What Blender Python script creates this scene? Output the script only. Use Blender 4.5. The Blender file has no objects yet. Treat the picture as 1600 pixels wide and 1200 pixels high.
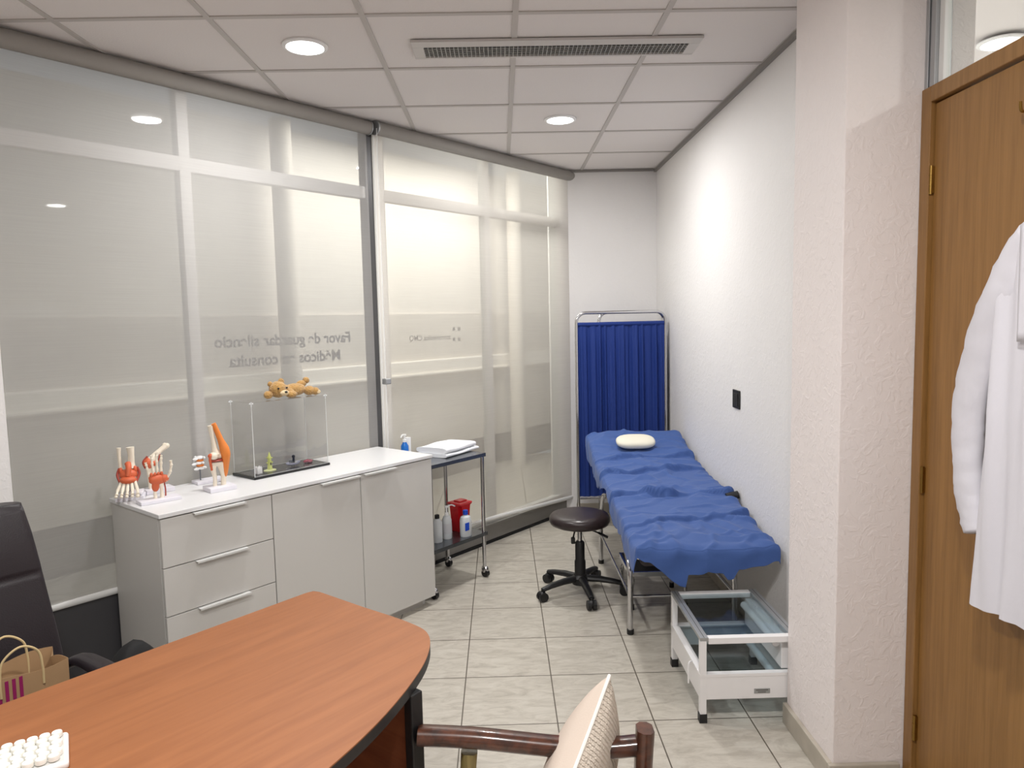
import bpy, bmesh, math, random
from mathutils import Vector, Matrix, noise

random.seed(7)
SC = bpy.context.scene
COL = SC.collection
PI = math.pi

# ---------------------------------------------------------------- camera
def make_camera():
    f, pi_, ya, ro = 1112.21, 0.09008813, 0.01441676, -0.02164812
    cy, sy = math.cos(ya), math.sin(ya)
    fw = Vector((sy*math.cos(pi_), cy*math.cos(pi_), -math.sin(pi_)))
    r = Vector((cy, -sy, 0))
    u = r.cross(fw)
    r2 = r*math.cos(ro) + u*math.sin(ro)
    u2 = -r*math.sin(ro) + u*math.cos(ro)
    cd = bpy.data.cameras.new('camera')
    cd.sensor_width = 36
    cd.lens = f/1600*36
    cd.clip_start = 0.02
    cam = bpy.data.objects.new('camera', cd)
    COL.objects.link(cam)
    m = Matrix((r2, u2, -fw)).transposed().to_4x4()
    m.translation = Vector((0, 0, 1.672))
    cam.matrix_world = m
    SC.camera = cam
make_camera()

H = 2.887
# ---------------------------------------------------------------- world, light, exposure
SC.view_settings.view_transform = 'Standard'
SC.view_settings.look = 'None'
SC.view_settings.gamma = 1
SC.view_settings.use_curve_mapping = False
SC.view_settings.exposure = 0.25
SC.cycles.transparent_max_bounces = 24
W = bpy.data.worlds.new('daylight')
SC.world = W
W.use_nodes = True
W.node_tree.nodes['Background'].inputs[0].default_value = (0.93, 0.95, 1.0, 1)
W.node_tree.nodes['Background'].inputs[1].default_value = 0.22

def disk_light(name, loc, power, size, col=(1, 0.985, 0.965), rot=(0, 0, 0)):
    l = bpy.data.lights.new(name, 'AREA')
    l.shape = 'DISK'; l.size = size; l.energy = power; l.color = col
    o = bpy.data.objects.new(name, l); COL.objects.link(o)
    o.location = loc; o.rotation_euler = rot
    return o
LAMPS = [(-0.83, 3.262), (0.395, 4.485), (-0.83, 0.82), (0.395, 0.82)]
LP = 21.0
for lx, ly in LAMPS:
    disk_light('downlight_glow', (lx, ly, H-0.022), LP*(1.4 if ly < 1 else 1), 0.15)
# next room, seen over the door
disk_light('downlight_glow', (2.32, 3.345, H-0.022), 50, 0.15)
disk_light('downlight_glow', (2.32, 1.5, H-0.022), 11, 0.15)
# daylight falling into the passage outside the glass
def passage_light():
    l = bpy.data.lights.new('passage_daylight', 'AREA')
    l.shape = 'RECTANGLE'; l.size = 2.4; l.size_y = 0.9; l.energy = 78; l.color = (1, 0.955, 0.91)
    o = bpy.data.objects.new('passage_daylight', l); COL.objects.link(o)
    return o
PASSAGE = passage_light()

# ---------------------------------------------------------------- plane frame of the glass wall
GP = Vector((-0.474, 4.884, 0))
T = Vector((0.6462, 0.7632, 0)); N = Vector((0.7632, -0.6462, 0))
TH = math.atan2(T.y, T.x)
def P(s, off, z=0.0):
    return GP + T*s + N*off + Vector((0, 0, z))
PASSAGE.location = P(1.3, -0.95, 3.3)
PASSAGE.rotation_euler = (0, 0, TH)

# ---------------------------------------------------------------- colours and materials
def lin(c):
    return tuple((x/12.92 if x <= .04045 else ((x+.055)/1.055)**2.4) for x in [v/255 for v in c])
def rgba(c): return (*lin(c), 1)
MATS = {}
def mat(name, col, rough=.5, metal=0.0, spec=None, bump=0, bscale=50, coat=0, noise_amt=0, nscale=8, sheen=0):
    if name in MATS: return MATS[name]
    m = bpy.data.materials.new(name); m.use_nodes = True
    nt = m.node_tree; b = nt.nodes['Principled BSDF']
    b.inputs['Base Color'].default_value = rgba(col)
    b.inputs['Roughness'].default_value = rough
    b.inputs['Metallic'].default_value = metal
    if spec is not None: b.inputs['Specular IOR Level'].default_value = spec
    if coat: b.inputs['Coat Weight'].default_value = coat; b.inputs['Coat Roughness'].default_value = .12
    if sheen: b.inputs['Sheen Weight'].default_value = sheen
    tc = nt.nodes.new('ShaderNodeTexCoord')
    if noise_amt:
        n = nt.nodes.new('ShaderNodeTexNoise'); n.inputs['Scale'].default_value = nscale; n.inputs['Detail'].default_value = 6
        mx = nt.nodes.new('ShaderNodeMix'); mx.data_type = 'RGBA'
        mx.inputs[6].default_value = rgba(tuple(max(0, v*(1-noise_amt)) for v in col))
        mx.inputs[7].default_value = rgba(tuple(min(255, v*(1+noise_amt*.6)) for v in col))
        nt.links.new(tc.outputs['Object'], n.inputs['Vector'])
        nt.links.new(n.outputs['Fac'], mx.inputs[0]); nt.links.new(mx.outputs[2], b.inputs['Base Color'])
    if bump:
        n2 = nt.nodes.new('ShaderNodeTexNoise'); n2.inputs['Scale'].default_value = bscale; n2.inputs['Detail'].default_value = 4
        bp = nt.nodes.new('ShaderNodeBump'); bp.inputs['Strength'].default_value = bump; bp.inputs['Distance'].default_value = .01
        nt.links.new(tc.outputs['Object'], n2.inputs['Vector'])
        nt.links.new(n2.outputs['Fac'], bp.inputs['Height']); nt.links.new(bp.outputs[0], b.inputs['Normal'])
    MATS[name] = m
    return m

def plaster(name, col, strength=.55):
    m = bpy.data.materials.new(name); m.use_nodes = True
    nt = m.node_tree; b = nt.nodes['Principled BSDF']; b.inputs['Roughness'].default_value = .62
    tc = nt.nodes.new('ShaderNodeTexCoord')
    n1 = nt.nodes.new('ShaderNodeTexNoise'); n1.inputs['Scale'].default_value = 26; n1.inputs['Detail'].default_value = 5; n1.inputs['Distortion'].default_value = 1.2
    n2 = nt.nodes.new('ShaderNodeTexNoise'); n2.inputs['Scale'].default_value = 90; n2.inputs['Detail'].default_value = 3
    rp = nt.nodes.new('ShaderNodeValToRGB'); rp.color_ramp.elements[0].position = .48; rp.color_ramp.elements[1].position = .6
    ad = nt.nodes.new('ShaderNodeMath'); ad.operation = 'MULTIPLY_ADD'; ad.inputs[1].default_value = .35
    bp = nt.nodes.new('ShaderNodeBump'); bp.inputs['Strength'].default_value = strength; bp.inputs['Distance'].default_value = .004
    for n in (n1, n2): nt.links.new(tc.outputs['Object'], n.inputs['Vector'])
    nt.links.new(n1.outputs['Fac'], rp.inputs[0])
    nt.links.new(n2.outputs['Fac'], ad.inputs[0]); nt.links.new(rp.outputs[0], ad.inputs[2])
    nt.links.new(ad.outputs[0], bp.inputs['Height']); nt.links.new(bp.outputs[0], b.inputs['Normal'])
    n3 = nt.nodes.new('ShaderNodeTexNoise'); n3.inputs['Scale'].default_value = 1.7; n3.inputs['Detail'].default_value = 5
    mx = nt.nodes.new('ShaderNodeMix'); mx.data_type = 'RGBA'
    mx.inputs[6].default_value = rgba(tuple(v*.97 for v in col)); mx.inputs[7].default_value = rgba(col)
    nt.links.new(tc.outputs['Object'], n3.inputs['Vector']); nt.links.new(n3.outputs['Fac'], mx.inputs[0]); nt.links.new(mx.outputs[2], b.inputs['Base Color'])
    return m

def floor_mat():
    m = bpy.data.materials.new('floor_tiles'); m.use_nodes = True
    nt = m.node_tree; b = nt.nodes['Principled BSDF']; b.inputs['Roughness'].default_value = .34
    L = nt.links
    tc = nt.nodes.new('ShaderNodeTexCoord')
    mp = nt.nodes.new('ShaderNodeMapping'); mp.inputs['Location'].default_value = (0.200, -2.813, 0)
    L.new(tc.outputs['Object'], mp.inputs['Vector'])
    br = nt.nodes.new('ShaderNodeTexBrick'); br.offset = 0; br.squash = 1
    br.inputs['Scale'].default_value = 1; br.inputs['Brick Width'].default_value = .4; br.inputs['Row Height'].default_value = .4
    br.inputs['Mortar Size'].default_value = .0028; br.inputs['Mortar Smooth'].default_value = .15
    br.inputs['Color1'].default_value = (1, 1, 1, 1); br.inputs['Color2'].default_value = (.9, .9, .9, 1)
    L.new(mp.outputs[0], br.inputs['Vector'])
    mp2 = nt.nodes.new('ShaderNodeMapping'); mp2.inputs['Scale'].default_value = (5, 14, 1)
    L.new(tc.outputs['Object'], mp2.inputs['Vector'])
    n1 = nt.nodes.new('ShaderNodeTexNoise'); n1.inputs['Scale'].default_value = 1.6; n1.inputs['Detail'].default_value = 9; n1.inputs['Roughness'].default_value = .68; n1.inputs['Distortion'].default_value = 1.1
    L.new(mp2.outputs[0], n1.inputs['Vector'])
    rp = nt.nodes.new('ShaderNodeValToRGB')
    e = rp.color_ramp.elements
    e[0].position = .30; e[0].color = rgba((164, 157, 146)); e[1].position = .55; e[1].color = rgba((190, 184, 173))
    x = e.new(.72); x.color = rgba((197, 192, 182))
    L.new(n1.outputs['Fac'], rp.inputs[0])
    mul = nt.nodes.new('ShaderNodeMix'); mul.data_type = 'RGBA'; mul.blend_type = 'MULTIPLY'; mul.inputs[0].default_value = .5
    L.new(rp.outputs[0], mul.inputs[6]); L.new(br.outputs['Color'], mul.inputs[7])
    mx = nt.nodes.new('ShaderNodeMix'); mx.data_type = 'RGBA'; mx.inputs[7].default_value = rgba((92, 84, 74))
    L.new(br.outputs['Fac'], mx.inputs[0]); L.new(mul.outputs[2], mx.inputs[6]); L.new(mx.outputs[2], b.inputs['Base Color'])
    bp = nt.nodes.new('ShaderNodeBump'); bp.invert = True; bp.inputs['Distance'].default_value = .002; bp.inputs['Strength'].default_value = .6
    L.new(br.outputs['Fac'], bp.inputs['Height']); L.new(bp.outputs[0], b.inputs['Normal'])
    return m

def wood(name, dark, light, rough=.35, scale=(1, 14, 1), coat=0, ns=4.0, axis_rot=(0, 0, 0)):
    m = bpy.data.materials.new(name); m.use_nodes = True
    nt = m.node_tree; b = nt.nodes['Principled BSDF']; b.inputs['Roughness'].default_value = rough
    if coat: b.inputs['Coat Weight'].default_value = coat; b.inputs['Coat Roughness'].default_value = .1
    L = nt.links
    tc = nt.nodes.new('ShaderNodeTexCoord'); mp = nt.nodes.new('ShaderNodeMapping')
    mp.inputs['Scale'].default_value = scale; mp.inputs['Rotation'].default_value = axis_rot
    L.new(tc.outputs['Object'], mp.inputs['Vector'])
    n = nt.nodes.new('ShaderNodeTexNoise'); n.inputs['Scale'].default_value = ns; n.inputs['Detail'].default_value = 8; n.inputs['Roughness'].default_value = .62
    n.inputs['Distortion'].default_value = .4
    L.new(mp.outputs[0], n.inputs['Vector'])
    rp = nt.nodes.new('ShaderNodeValToRGB'); e = rp.color_ramp.elements
    e[0].position = .32; e[0].color = rgba(dark); e[1].position = .66; e[1].color = rgba(light)
    L.new(n.outputs['Fac'], rp.inputs[0]); L.new(rp.outputs[0], b.inputs['Base Color'])
    return m

def glass_mat(name, tint=(1, 1, 1), refl=1.0, fac_add=0.0, ior=1.5):
    m = bpy.data.materials.new(name); m.use_nodes = True
    nt = m.node_tree; nt.nodes.clear(); L = nt.links
    out = nt.nodes.new('ShaderNodeOutputMaterial'); tr = nt.nodes.new('ShaderNodeBsdfTransparent'); gl = nt.nodes.new('ShaderNodeBsdfGlossy')
    tr.inputs[0].default_value = (*tint, 1); gl.inputs['Roughness'].default_value = .02; gl.inputs[0].default_value = (refl, refl, refl, 1)
    lw = nt.nodes.new('ShaderNodeLayerWeight'); lw.inputs[0].default_value = .5
    pw = nt.nodes.new('ShaderNodeMath'); pw.operation = 'POWER'; pw.inputs[1].default_value = 5
    fr = nt.nodes.new('ShaderNodeMath'); fr.operation = 'MULTIPLY_ADD'; fr.inputs[1].default_value = .9; fr.inputs[2].default_value = .035
    L.new(lw.outputs['Facing'], pw.inputs[0]); L.new(pw.outputs[0], fr.inputs[0])
    mx = nt.nodes.new('ShaderNodeMixShader')
    if fac_add:
        ad = nt.nodes.new('ShaderNodeMath'); ad.inputs[1].default_value = fac_add; ad.use_clamp = True
        L.new(fr.outputs[0], ad.inputs[0]); L.new(ad.outputs[0], mx.inputs[0])
    else:
        L.new(fr.outputs[0], mx.inputs[0])
    L.new(tr.outputs[0], mx.inputs[1]); L.new(gl.outputs[0], mx.inputs[2]); L.new(mx.outputs[0], out.inputs[0])
    return m

def blind_mat(name, col, see=.3, trans=.45):
    m = bpy.data.materials.new(name); m.use_nodes = True
    nt = m.node_tree; nt.nodes.clear(); L = nt.links
    out = nt.nodes.new('ShaderNodeOutputMaterial')
    tr = nt.nodes.new('ShaderNodeBsdfTransparent'); di = nt.nodes.new('ShaderNodeBsdfDiffuse'); tl = nt.nodes.new('ShaderNodeBsdfTranslucent')
    tc = nt.nodes.new('ShaderNodeTexCoord'); mp = nt.nodes.new('ShaderNodeMapping'); mp.inputs['Scale'].default_value = (3, 3, 260)
    n = nt.nodes.new('ShaderNodeTexNoise'); n.inputs['Scale'].default_value = 1.0; n.inputs['Detail'].default_value = 3
    L.new(tc.outputs['Object'], mp.inputs[0]); L.new(mp.outputs[0], n.inputs['Vector'])
    mx0 = nt.nodes.new('ShaderNodeMix'); mx0.data_type = 'RGBA'
    mx0.inputs[6].default_value = rgba(tuple(v*.965 for v in col)); mx0.inputs[7].default_value = rgba(tuple(min(255, v*1.03) for v in col))
    L.new(n.outputs['Fac'], mx0.inputs[0]); L.new(mx0.outputs[2], di.inputs[0]); L.new(mx0.outputs[2], tl.inputs[0])
    m1 = nt.nodes.new('ShaderNodeMixShader'); m1.inputs[0].default_value = trans
    L.new(di.outputs[0], m1.inputs[1]); L.new(tl.outputs[0], m1.inputs[2])
    m2 = nt.nodes.new('ShaderNodeMixShader'); m2.inputs[0].default_value = see
    L.new(m1.outputs[0], m2.inputs[1]); L.new(tr.outputs[0], m2.inputs[2]); L.new(m2.outputs[0], out.inputs[0])
    return m

def emis(name, col, s):
    m = bpy.data.materials.new(name); m.use_nodes = True
    b = m.node_tree.nodes['Principled BSDF']; b.inputs['Emission Color'].default_value = (*col, 1); b.inputs['Emission Strength'].default_value = s
    return m

M_WALL = plaster('white_plaster', (234, 232, 231), .16)
M_WALLB = plaster('white_plaster_column', (236, 228, 226), .24)
M_CEIL = mat('ceiling_tile', (226, 221, 219), .9, bump=.1, bscale=160)
M_TBAR = mat('ceiling_bar', (190, 185, 181), .6)
M_TRIMD = mat('wall_angle', (140, 136, 132), .6)
M_FLOOR = floor_mat()
M_BASE = mat('base_tile', (176, 168, 155), .4, noise_amt=.12, nscale=14)
M_ALU = mat('aluminium', (176, 178, 180), .35, .7)
M_ALUW = mat('white_aluminium', (226, 226, 224), .35)
M_ALUD = mat('dark_aluminium', (92, 92, 94), .4, .4)
M_PANEL = mat('grey_panel', (128, 125, 121), .45)
M_PANELD = mat('charcoal_panel', (66, 65, 68), .5)
M_BLACK = mat('black_plastic', (22, 22, 24), .45)
M_BLACKM = mat('black_matte', (16, 16, 18), .75)
M_CHROME = mat('chrome', (205, 205, 208), .14, 1.0)
M_STEEL = mat('brushed_steel', (120, 124, 130), .25, .9)
M_WHITE = mat('white_laminate', (226, 226, 227), .3)
M_CARC = mat('grey_white_laminate', (206, 204, 200), .45)
M_FRONT = mat('door_laminate', (204, 202, 198), .42)
M_LINE = mat('shadow_gap', (70, 66, 62), .7)
M_DESK = wood('cherry_desk', (140, 84, 45), (156, 97, 55), .5, scale=(1.0, 11, 1), ns=2.6)
M_DESKP = wood('cherry_panel', (120, 64, 40), (146, 84, 54), .4, scale=(1, 1, 10), ns=3)
M_DOOR = wood('oak_veneer', (128, 90, 42), (147, 106, 55), .42, scale=(14, 14, .6), ns=5)
M_DOORF = wood('oak_frame', (130, 93, 47), (149, 109, 61), .42, scale=(12, 12, .8), ns=5)
M_ROSE = wood('rosewood', (38, 17, 10), (90, 48, 29), .32, scale=(9, 9, 9), ns=3, coat=.5)
M_OLIVE = wood('pale_leg_wood', (96, 84, 46), (140, 124, 76), .45, scale=(18, 18, 2), ns=5)
M_LEATH = mat('black_leather', (34, 27, 32), .38, bump=.12, bscale=220)
M_VINYL = mat('brown_vinyl', (44, 34, 36), .32, bump=.05, bscale=200)
M_DRAPE = mat('blue_drape', (56, 86, 147), .78, bump=.2, bscale=26, sheen=.1)
M_CURT = mat('royal_blue_cloth', (14, 47, 122), .75)
M_CUSHF = mat('beige_cloth', (214, 198, 184), .85, bump=.1, bscale=300)
M_PIPE = mat('white_piping', (246, 240, 232), .6)
M_WCLOTH = mat('white_cloth', (238, 240, 244), .8, bump=.12, bscale=90)
M_COAT = mat('white_coat_cloth', (214, 212, 219), .8, bump=.08, bscale=60)
M_CART = mat('white_enamel', (234, 232, 232), .28)
M_GLASS = glass_mat('window_glass', (.93, .95, .94), .95)
M_TGLASS = glass_mat('table_glass', (.80, .85, .87), .9, .0)
M_ACRYL = glass_mat('acrylic', (.975, .975, .975), .9)
M_BL1 = blind_mat('blind_fabric_left', (204, 202, 200), .42, .34)
M_BL2 = blind_mat('blind_fabric_right', (214, 209, 203), .44, .44)
M_ROLL = mat('blind_roll_cloth', (150, 146, 141), .75)
M_BONE = mat('bone_resin', (236, 226, 208), .45)
M_LIG = mat('orange_ligament', (206, 98, 60), .5)
M_LIGO = mat('amber_tendon', (226, 132, 58), .45)
M_LIGR = mat('red_ligament', (160, 60, 44), .5)
M_STAND = mat('white_stand', (230, 228, 236), .35)
M_BEAR = mat('brown_plush', (188, 146, 84), .95, bump=.9, bscale=120, noise_amt=.2, nscale=60, sheen=.4)
M_BEARL = mat('cream_plush', (226, 204, 166), .95, bump=.6, bscale=120)
M_KRAFT = mat('kraft_paper', (176, 142, 104), .8, noise_amt=.05, nscale=20)
M_ROPE = mat('paper_cord', (206, 182, 136), .85)
M_MAG = mat('magenta_print', (150, 30, 92), .6)
M_KEY = mat('cream_key', (240, 238, 230), .35)
M_KEYB = mat('white_case', (244, 243, 242), .35)
M_RED = mat('red_bin', (196, 24, 34), .35)
M_REDL = mat('red_lid', (208, 44, 50), .3)
M_BLUEL = mat('blue_gel', (24, 110, 200), .25)
M_BLUEC = mat('blue_cap', (24, 70, 190), .35)
M_CLEARP = mat('clear_plastic', (206, 210, 212), .25)
M_WPL = mat('white_plastic', (236, 236, 236), .35)
M_BRASS = mat('brass', (150, 118, 62), .35, 1.0)
M_LED = emis('led_disc', (1, .98, .95), 9)
M_VENTB = mat('vent_grille', (168, 168, 166), .4, .3)
M_VENTD = mat('vent_dark', (62, 64, 62), .8)
M_VENTF = mat('vent_frame', (200, 196, 193), .5)
M_OUTW = mat('passage_wall', (214, 207, 197), .8, noise_amt=.05, nscale=1.2)
M_OUTB = mat('passage_sill', (252, 246, 236), .6)
M_OUTD = mat('passage_floor', (120, 114, 106), .7)

# ---------------------------------------------------------------- mesh helpers
def link(name, me, m=None, parent=None, smooth=False):
    if m is not None: me.materials.append(m)
    if smooth:
        for p in me.polygons: p.use_smooth = True
    o = bpy.data.objects.new(name, me); COL.objects.link(o)
    if parent is not None: o.parent = parent
    return o
def build(name, bm, m=None, parent=None, smooth=False, mods=None, angle=None):
    bmesh.ops.recalc_face_normals(bm, faces=bm.faces)
    me = bpy.data.meshes.new(name); bm.to_mesh(me); bm.free()
    o = link(name, me, m, parent, smooth)
    if smooth and angle is None: angle = 40
    if smooth and angle:
        try: me.set_sharp_from_angle(angle=math.radians(angle))
        except Exception: pass
    return o
def box(bm, x0, x1, y0, y1, z0, z1, bev=0.0, seg=2, M=None):
    b = bmesh.new()
    bmesh.ops.create_cube(b, size=1)
    bmesh.ops.scale(b, vec=(x1-x0, y1-y0, z1-z0), verts=b.verts)
    bmesh.ops.translate(b, vec=((x0+x1)/2, (y0+y1)/2, (z0+z1)/2), verts=b.verts)
    if bev > 0:
        bmesh.ops.bevel(b, geom=list(b.edges), offset=bev, segments=seg, affect='EDGES', profile=.5)
    if M is not None: bmesh.ops.transform(b, matrix=M, verts=b.verts)
    merge(bm, b)
def merge(bm, b):
    me = bpy.data.meshes.new('tmp'); b.to_mesh(me); b.free(); bm.from_mesh(me); bpy.data.meshes.remove(me)
def bx(*a, **k):
    bm = bmesh.new(); box(bm, *a, **k); return bm
def spline(pts, n=8, closed=False):
    pts = [Vector(p) for p in pts]; out = []
    m = len(pts); rng = range(m) if closed else range(m-1)
    for i in rng:
        g = lambda k: pts[k % m] if closed else pts[max(0, min(m-1, k))]
        p0, p1, p2, p3 = g(i-1), g(i), g(i+1), g(i+2)
        for j in range(n):
            t = j/n
            out.append(.5*((2*p1)+(-p0+p2)*t+(2*p0-5*p1+4*p2-p3)*t*t+(-p0+3*p1-3*p2+p3)*t**3))
    if not closed: out.append(pts[-1])
    return out
def tube(bm, pts, r, seg=10, closed=False, flat=1.0, cap=True):
    """r: number or list; flat squashes the section along its second axis"""
    pts = [Vector(p) for p in pts]; n = len(pts)
    rs = r if isinstance(r, (list, tuple)) else [r]*n
    if len(rs) != n:
        rs = [rs[0] + 0*0 for _ in range(n)] if len(rs) == 1 else [rs[min(len(rs)-1, int(i/(n-1)*(len(rs)-1)))]*(1-((i/(n-1)*(len(rs)-1)) % 1)) + rs[min(len(rs)-1, int(i/(n-1)*(len(rs)-1))+1)]*((i/(n-1)*(len(rs)-1)) % 1) for i in range(n)]
    rings = []; up = None
    for i in range(n):
        a = pts[(i-1) % n] if (closed or i > 0) else pts[i]
        b = pts[(i+1) % n] if (closed or i < n-1) else pts[i]
        d = (b-a)
        d = d.normalized() if d.length > 1e-9 else Vector((0, 0, 1))
        if up is None:
            up = Vector((0, 0, 1)) if abs(d.z) < .9 else Vector((1, 0, 0))
        up = (up - d*up.dot(d))
        up = up.normalized() if up.length > 1e-6 else d.orthogonal().normalized()
        sd = d.cross(up)
        rings.append([bm.verts.new(pts[i]+sd*math.cos(k/seg*2*PI)*rs[i]+up*math.sin(k/seg*2*PI)*rs[i]*flat) for k in range(seg)])
    for i in range(n if closed else n-1):
        A, B = rings[i], rings[(i+1) % n]
        for k in range(seg): bm.faces.new((A[k], A[(k+1) % seg], B[(k+1) % seg], B[k]))
    if cap and not closed:
        bm.faces.new(rings[0][::-1]); bm.faces.new(rings[-1])
def lathe(bm, prof, c=(0, 0, 0), seg=28, sx=1, sy=1):
    rings = []
    for r, z in prof:
        rings.append([bm.verts.new((c[0]+max(r, 1e-4)*sx*math.cos(k/seg*2*PI), c[1]+max(r, 1e-4)*sy*math.sin(k/seg*2*PI), c[2]+z)) for k in range(seg)])
    for A, B in zip(rings, rings[1:]):
        for k in range(seg): bm.faces.new((A[k], A[(k+1) % seg], B[(k+1) % seg], B[k]))
    bm.faces.new(rings[0][::-1]); bm.faces.new(rings[-1])
def ball(bm, c, r, sc=(1, 1, 1), u=16, v=12, rot=None):
    M = Matrix.Translation(Vector(c)) @ (rot.to_4x4() if rot else Matrix()) @ Matrix.Diagonal((r*sc[0], r*sc[1], r*sc[2], 1))
    bmesh.ops.create_uvsphere(bm, u_segments=u, v_segments=v, radius=1, matrix=M)
def prism(bm, outline, z0, z1):
    a = [bm.verts.new((x, y, z0)) for x, y in outline]; b = [bm.verts.new((x, y, z1)) for x, y in outline]
    n = len(outline)
    bm.faces.new(a[::-1]); bm.faces.new(b)
    for i in range(n): bm.faces.new((a[i], a[(i+1) % n], b[(i+1) % n], b[i]))
def grid(bm, f, nu, nv):
    V = [[bm.verts.new(f(i/nu, j/nv)) for j in range(nv+1)] for i in range(nu+1)]
    for i in range(nu):
        for j in range(nv): bm.faces.new((V[i][j], V[i+1][j], V[i+1][j+1], V[i][j+1]))
def thing(name, label, cat, loc=(0, 0, 0), rz=0, group=None):
    o = bpy.data.objects.new(name, None); COL.objects.link(o)
    o.empty_display_size = .1
    o.location = loc; o.rotation_euler = (0, 0, rz); tag(o, label, cat, group)
    return o
def tag(o, label, cat, group=None):
    o['label'] = label; o['category'] = cat
    if group: o['group'] = group
    return o
def struct(name, bm, m, parent=None, smooth=False):
    o = build(name, bm, m, parent, smooth)
    if parent is None: o['kind'] = 'structure'
    return o
def sroot(name, loc=(0, 0, 0), rz=0):
    o = bpy.data.objects.new(name, None); COL.objects.link(o); o.location = loc; o.rotation_euler = (0, 0, rz); o['kind'] = 'structure'
    return o
def lay(o, z0=0): return o

# ================================================================= SETTING
struct('floor', bx(-6, 4.2, -1.6, 8.8, -.05, 0), M_FLOOR)
# ceiling: tiles with bars
XR = 1.32
def ceiling():
    gx = [-1.1316+.61*i for i in range(-6, 5)]; gy = [2.3464+.61*i for i in range(-7, 8)]
    poly = lambda x, y: True
    bm = bmesh.new()
    for i in range(-6, 4):
        for j in range(-7, 6):
            x0 = -1.1316+.61*i; y0 = 2.3464+.61*j
            box(bm, x0+.004, min(x0+.606, 3.2), y0+.004, y0+.606, H+.004, H+.02)
    def cut(b):
        g = list(b.verts)+list(b.edges)+list(b.faces)
        bmesh.ops.bisect_plane(b, geom=g, dist=1e-5, plane_co=P(0, .012, H), plane_no=-N, clear_outer=True)
        return b
    c = struct('ceiling', cut(bm), M_CEIL)
    bm = bmesh.new(); box(bm, -6, 4.2, -1.6, 6.2, H+.02, H+.12); cut(bm); build('slab', bm, M_CEIL, c)
    bm = bmesh.new()
    for i in range(-6, 5):
        x = -1.1316+.61*i; box(bm, x-.012, x+.012, -1.6, 6.02, H-.001, H+.006)
    for j in range(-7, 7):
        y = 2.3464+.61*j; box(bm, -5, XR+.02, y-.012, y+.012, H-.0008, H+.0055)
    build('suspension_grid', cut(bm), M_TBAR, c)
    return c
ceiling()
# right wall, back wall, column, door wall
struct('wall_right', bx(XR, XR+.12, 2.79, 6.15, 0, H+.02), M_WALL)
struct('wall_back', bx(.42, XR+.12, 6.006, 6.15, 0, H+.02), M_WALL)
struct('trim_1', bx(XR-.022, XR, 2.79, 6.006, H-.022, H-.002), M_TRIMD)
struct('trim_2', bx(.55, XR-.022, 5.984, 6.006, H-.016, H-.002), M_TRIMD)
struct('wall_column', bx(1.14, 1.56, 2.372, 2.775, 0, H+.02, bev=.004), M_WALLB)
bm = bmesh.new(); box(bm, 1.122, 1.14, 2.372, 2.775, 0, .085, bev=.003); box(bm, 1.122, 1.372, 2.354, 2.372, 0, .085, bev=.003)
bm2 = bm
struct('baseboard_column', bm2, M_BASE)
struct('baseboard_right', bx(XR-.012, XR, 2.79, 6.0, 0, .085, bev=.003), M_BASE)
struct('baseboard_back', bx(.62, XR-.012, 5.994, 6.006, 0, .085, bev=.003), M_BASE)
# door wall (x = 1.40) beyond the door towards and behind the viewer
XD = 1.40
struct('wall_door', bx(XD+.03, XD+.15, -1.6, 1.36, 0, H+.02), M_WALL)
struct('wall_near', bx(-6, XD+.15, -1.72, -1.6, 0, H+.02), M_WALL)
# left wall carries on from the window wall
bm = bmesh.new(); box(bm, -5.4, -2.50, -.07, 0.10, 0, H+.02); o = struct('wall_left', bm, M_WALL); o.location = P(0, 0); o.rotation_euler = (0, 0, TH)
struct('wall_far_left', bx(-6.0, -5.9, -1.72, 1.9, 0, H+.02), M_WALL)
# next room behind the door
struct('wall_next_room', bx(3.4, 3.5, -1.6, 6.2, 0, H+.02), M_WALL)
struct('wall_next_room_far', bx(1.44, 3.5, 4.6, 4.7, 0, H+.02), M_WALL)
struct('wall_next_room_near', bx(1.55, 3.5, -1.7, -1.6, 0, H+.02), M_WALL)

# ---- door with frame
def door():
    r = sroot('door_1')
    bm = bmesh.new()
    y1 = 2.370; zt = 2.385
    box(bm, XD-.012, XD+.075, y1-.05, y1, 0, zt, bev=.003)
    box(bm, XD-.012, XD+.075, 1.36, 1.41, 0, zt, bev=.003)
    box(bm, XD-.012, XD+.075, 1.41, y1-.05, zt-.05, zt, bev=.003)
    build('door_frame', bm, M_DOORF, r)
    lf = build('door_leaf', bx(XD+.004, XD+.042, 1.415, y1-.053, .008, zt-.056, bev=.002), M_DOOR, r)
    for z in (2.09, 1.11, .24):
        bm = bmesh.new()
        tube(bm, [(XD-.004, y1-.052, z-.045), (XD-.004, y1-.052, z+.045)], .0065, 12)
        box(bm, XD-.002, XD+.005, y1-.059, y1-.046, z-.042, z+.042)
        for zz in (z-.018, z+.016): tube(bm, [(XD-.004, y1-.052, zz-.001), (XD-.004, y1-.052, zz+.001)], .0078, 12)
        build('hinge', bm, M_BRASS, r, True)
    bm = bmesh.new(); lathe(bm, [(.026, 0), (.026, .008), (.011, .014), (.011, .04), (.026, .05), (.028, .065), (.02, .078), (.004, .08)])
    bmesh.ops.transform(bm, matrix=Matrix.Translation((XD+.004, 1.48, 1.0)) @ Matrix.Rotation(-PI/2, 4, 'Y'), verts=bm.verts)
    build('door_knob', bm, M_BRASS, r, True)
door()
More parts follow.
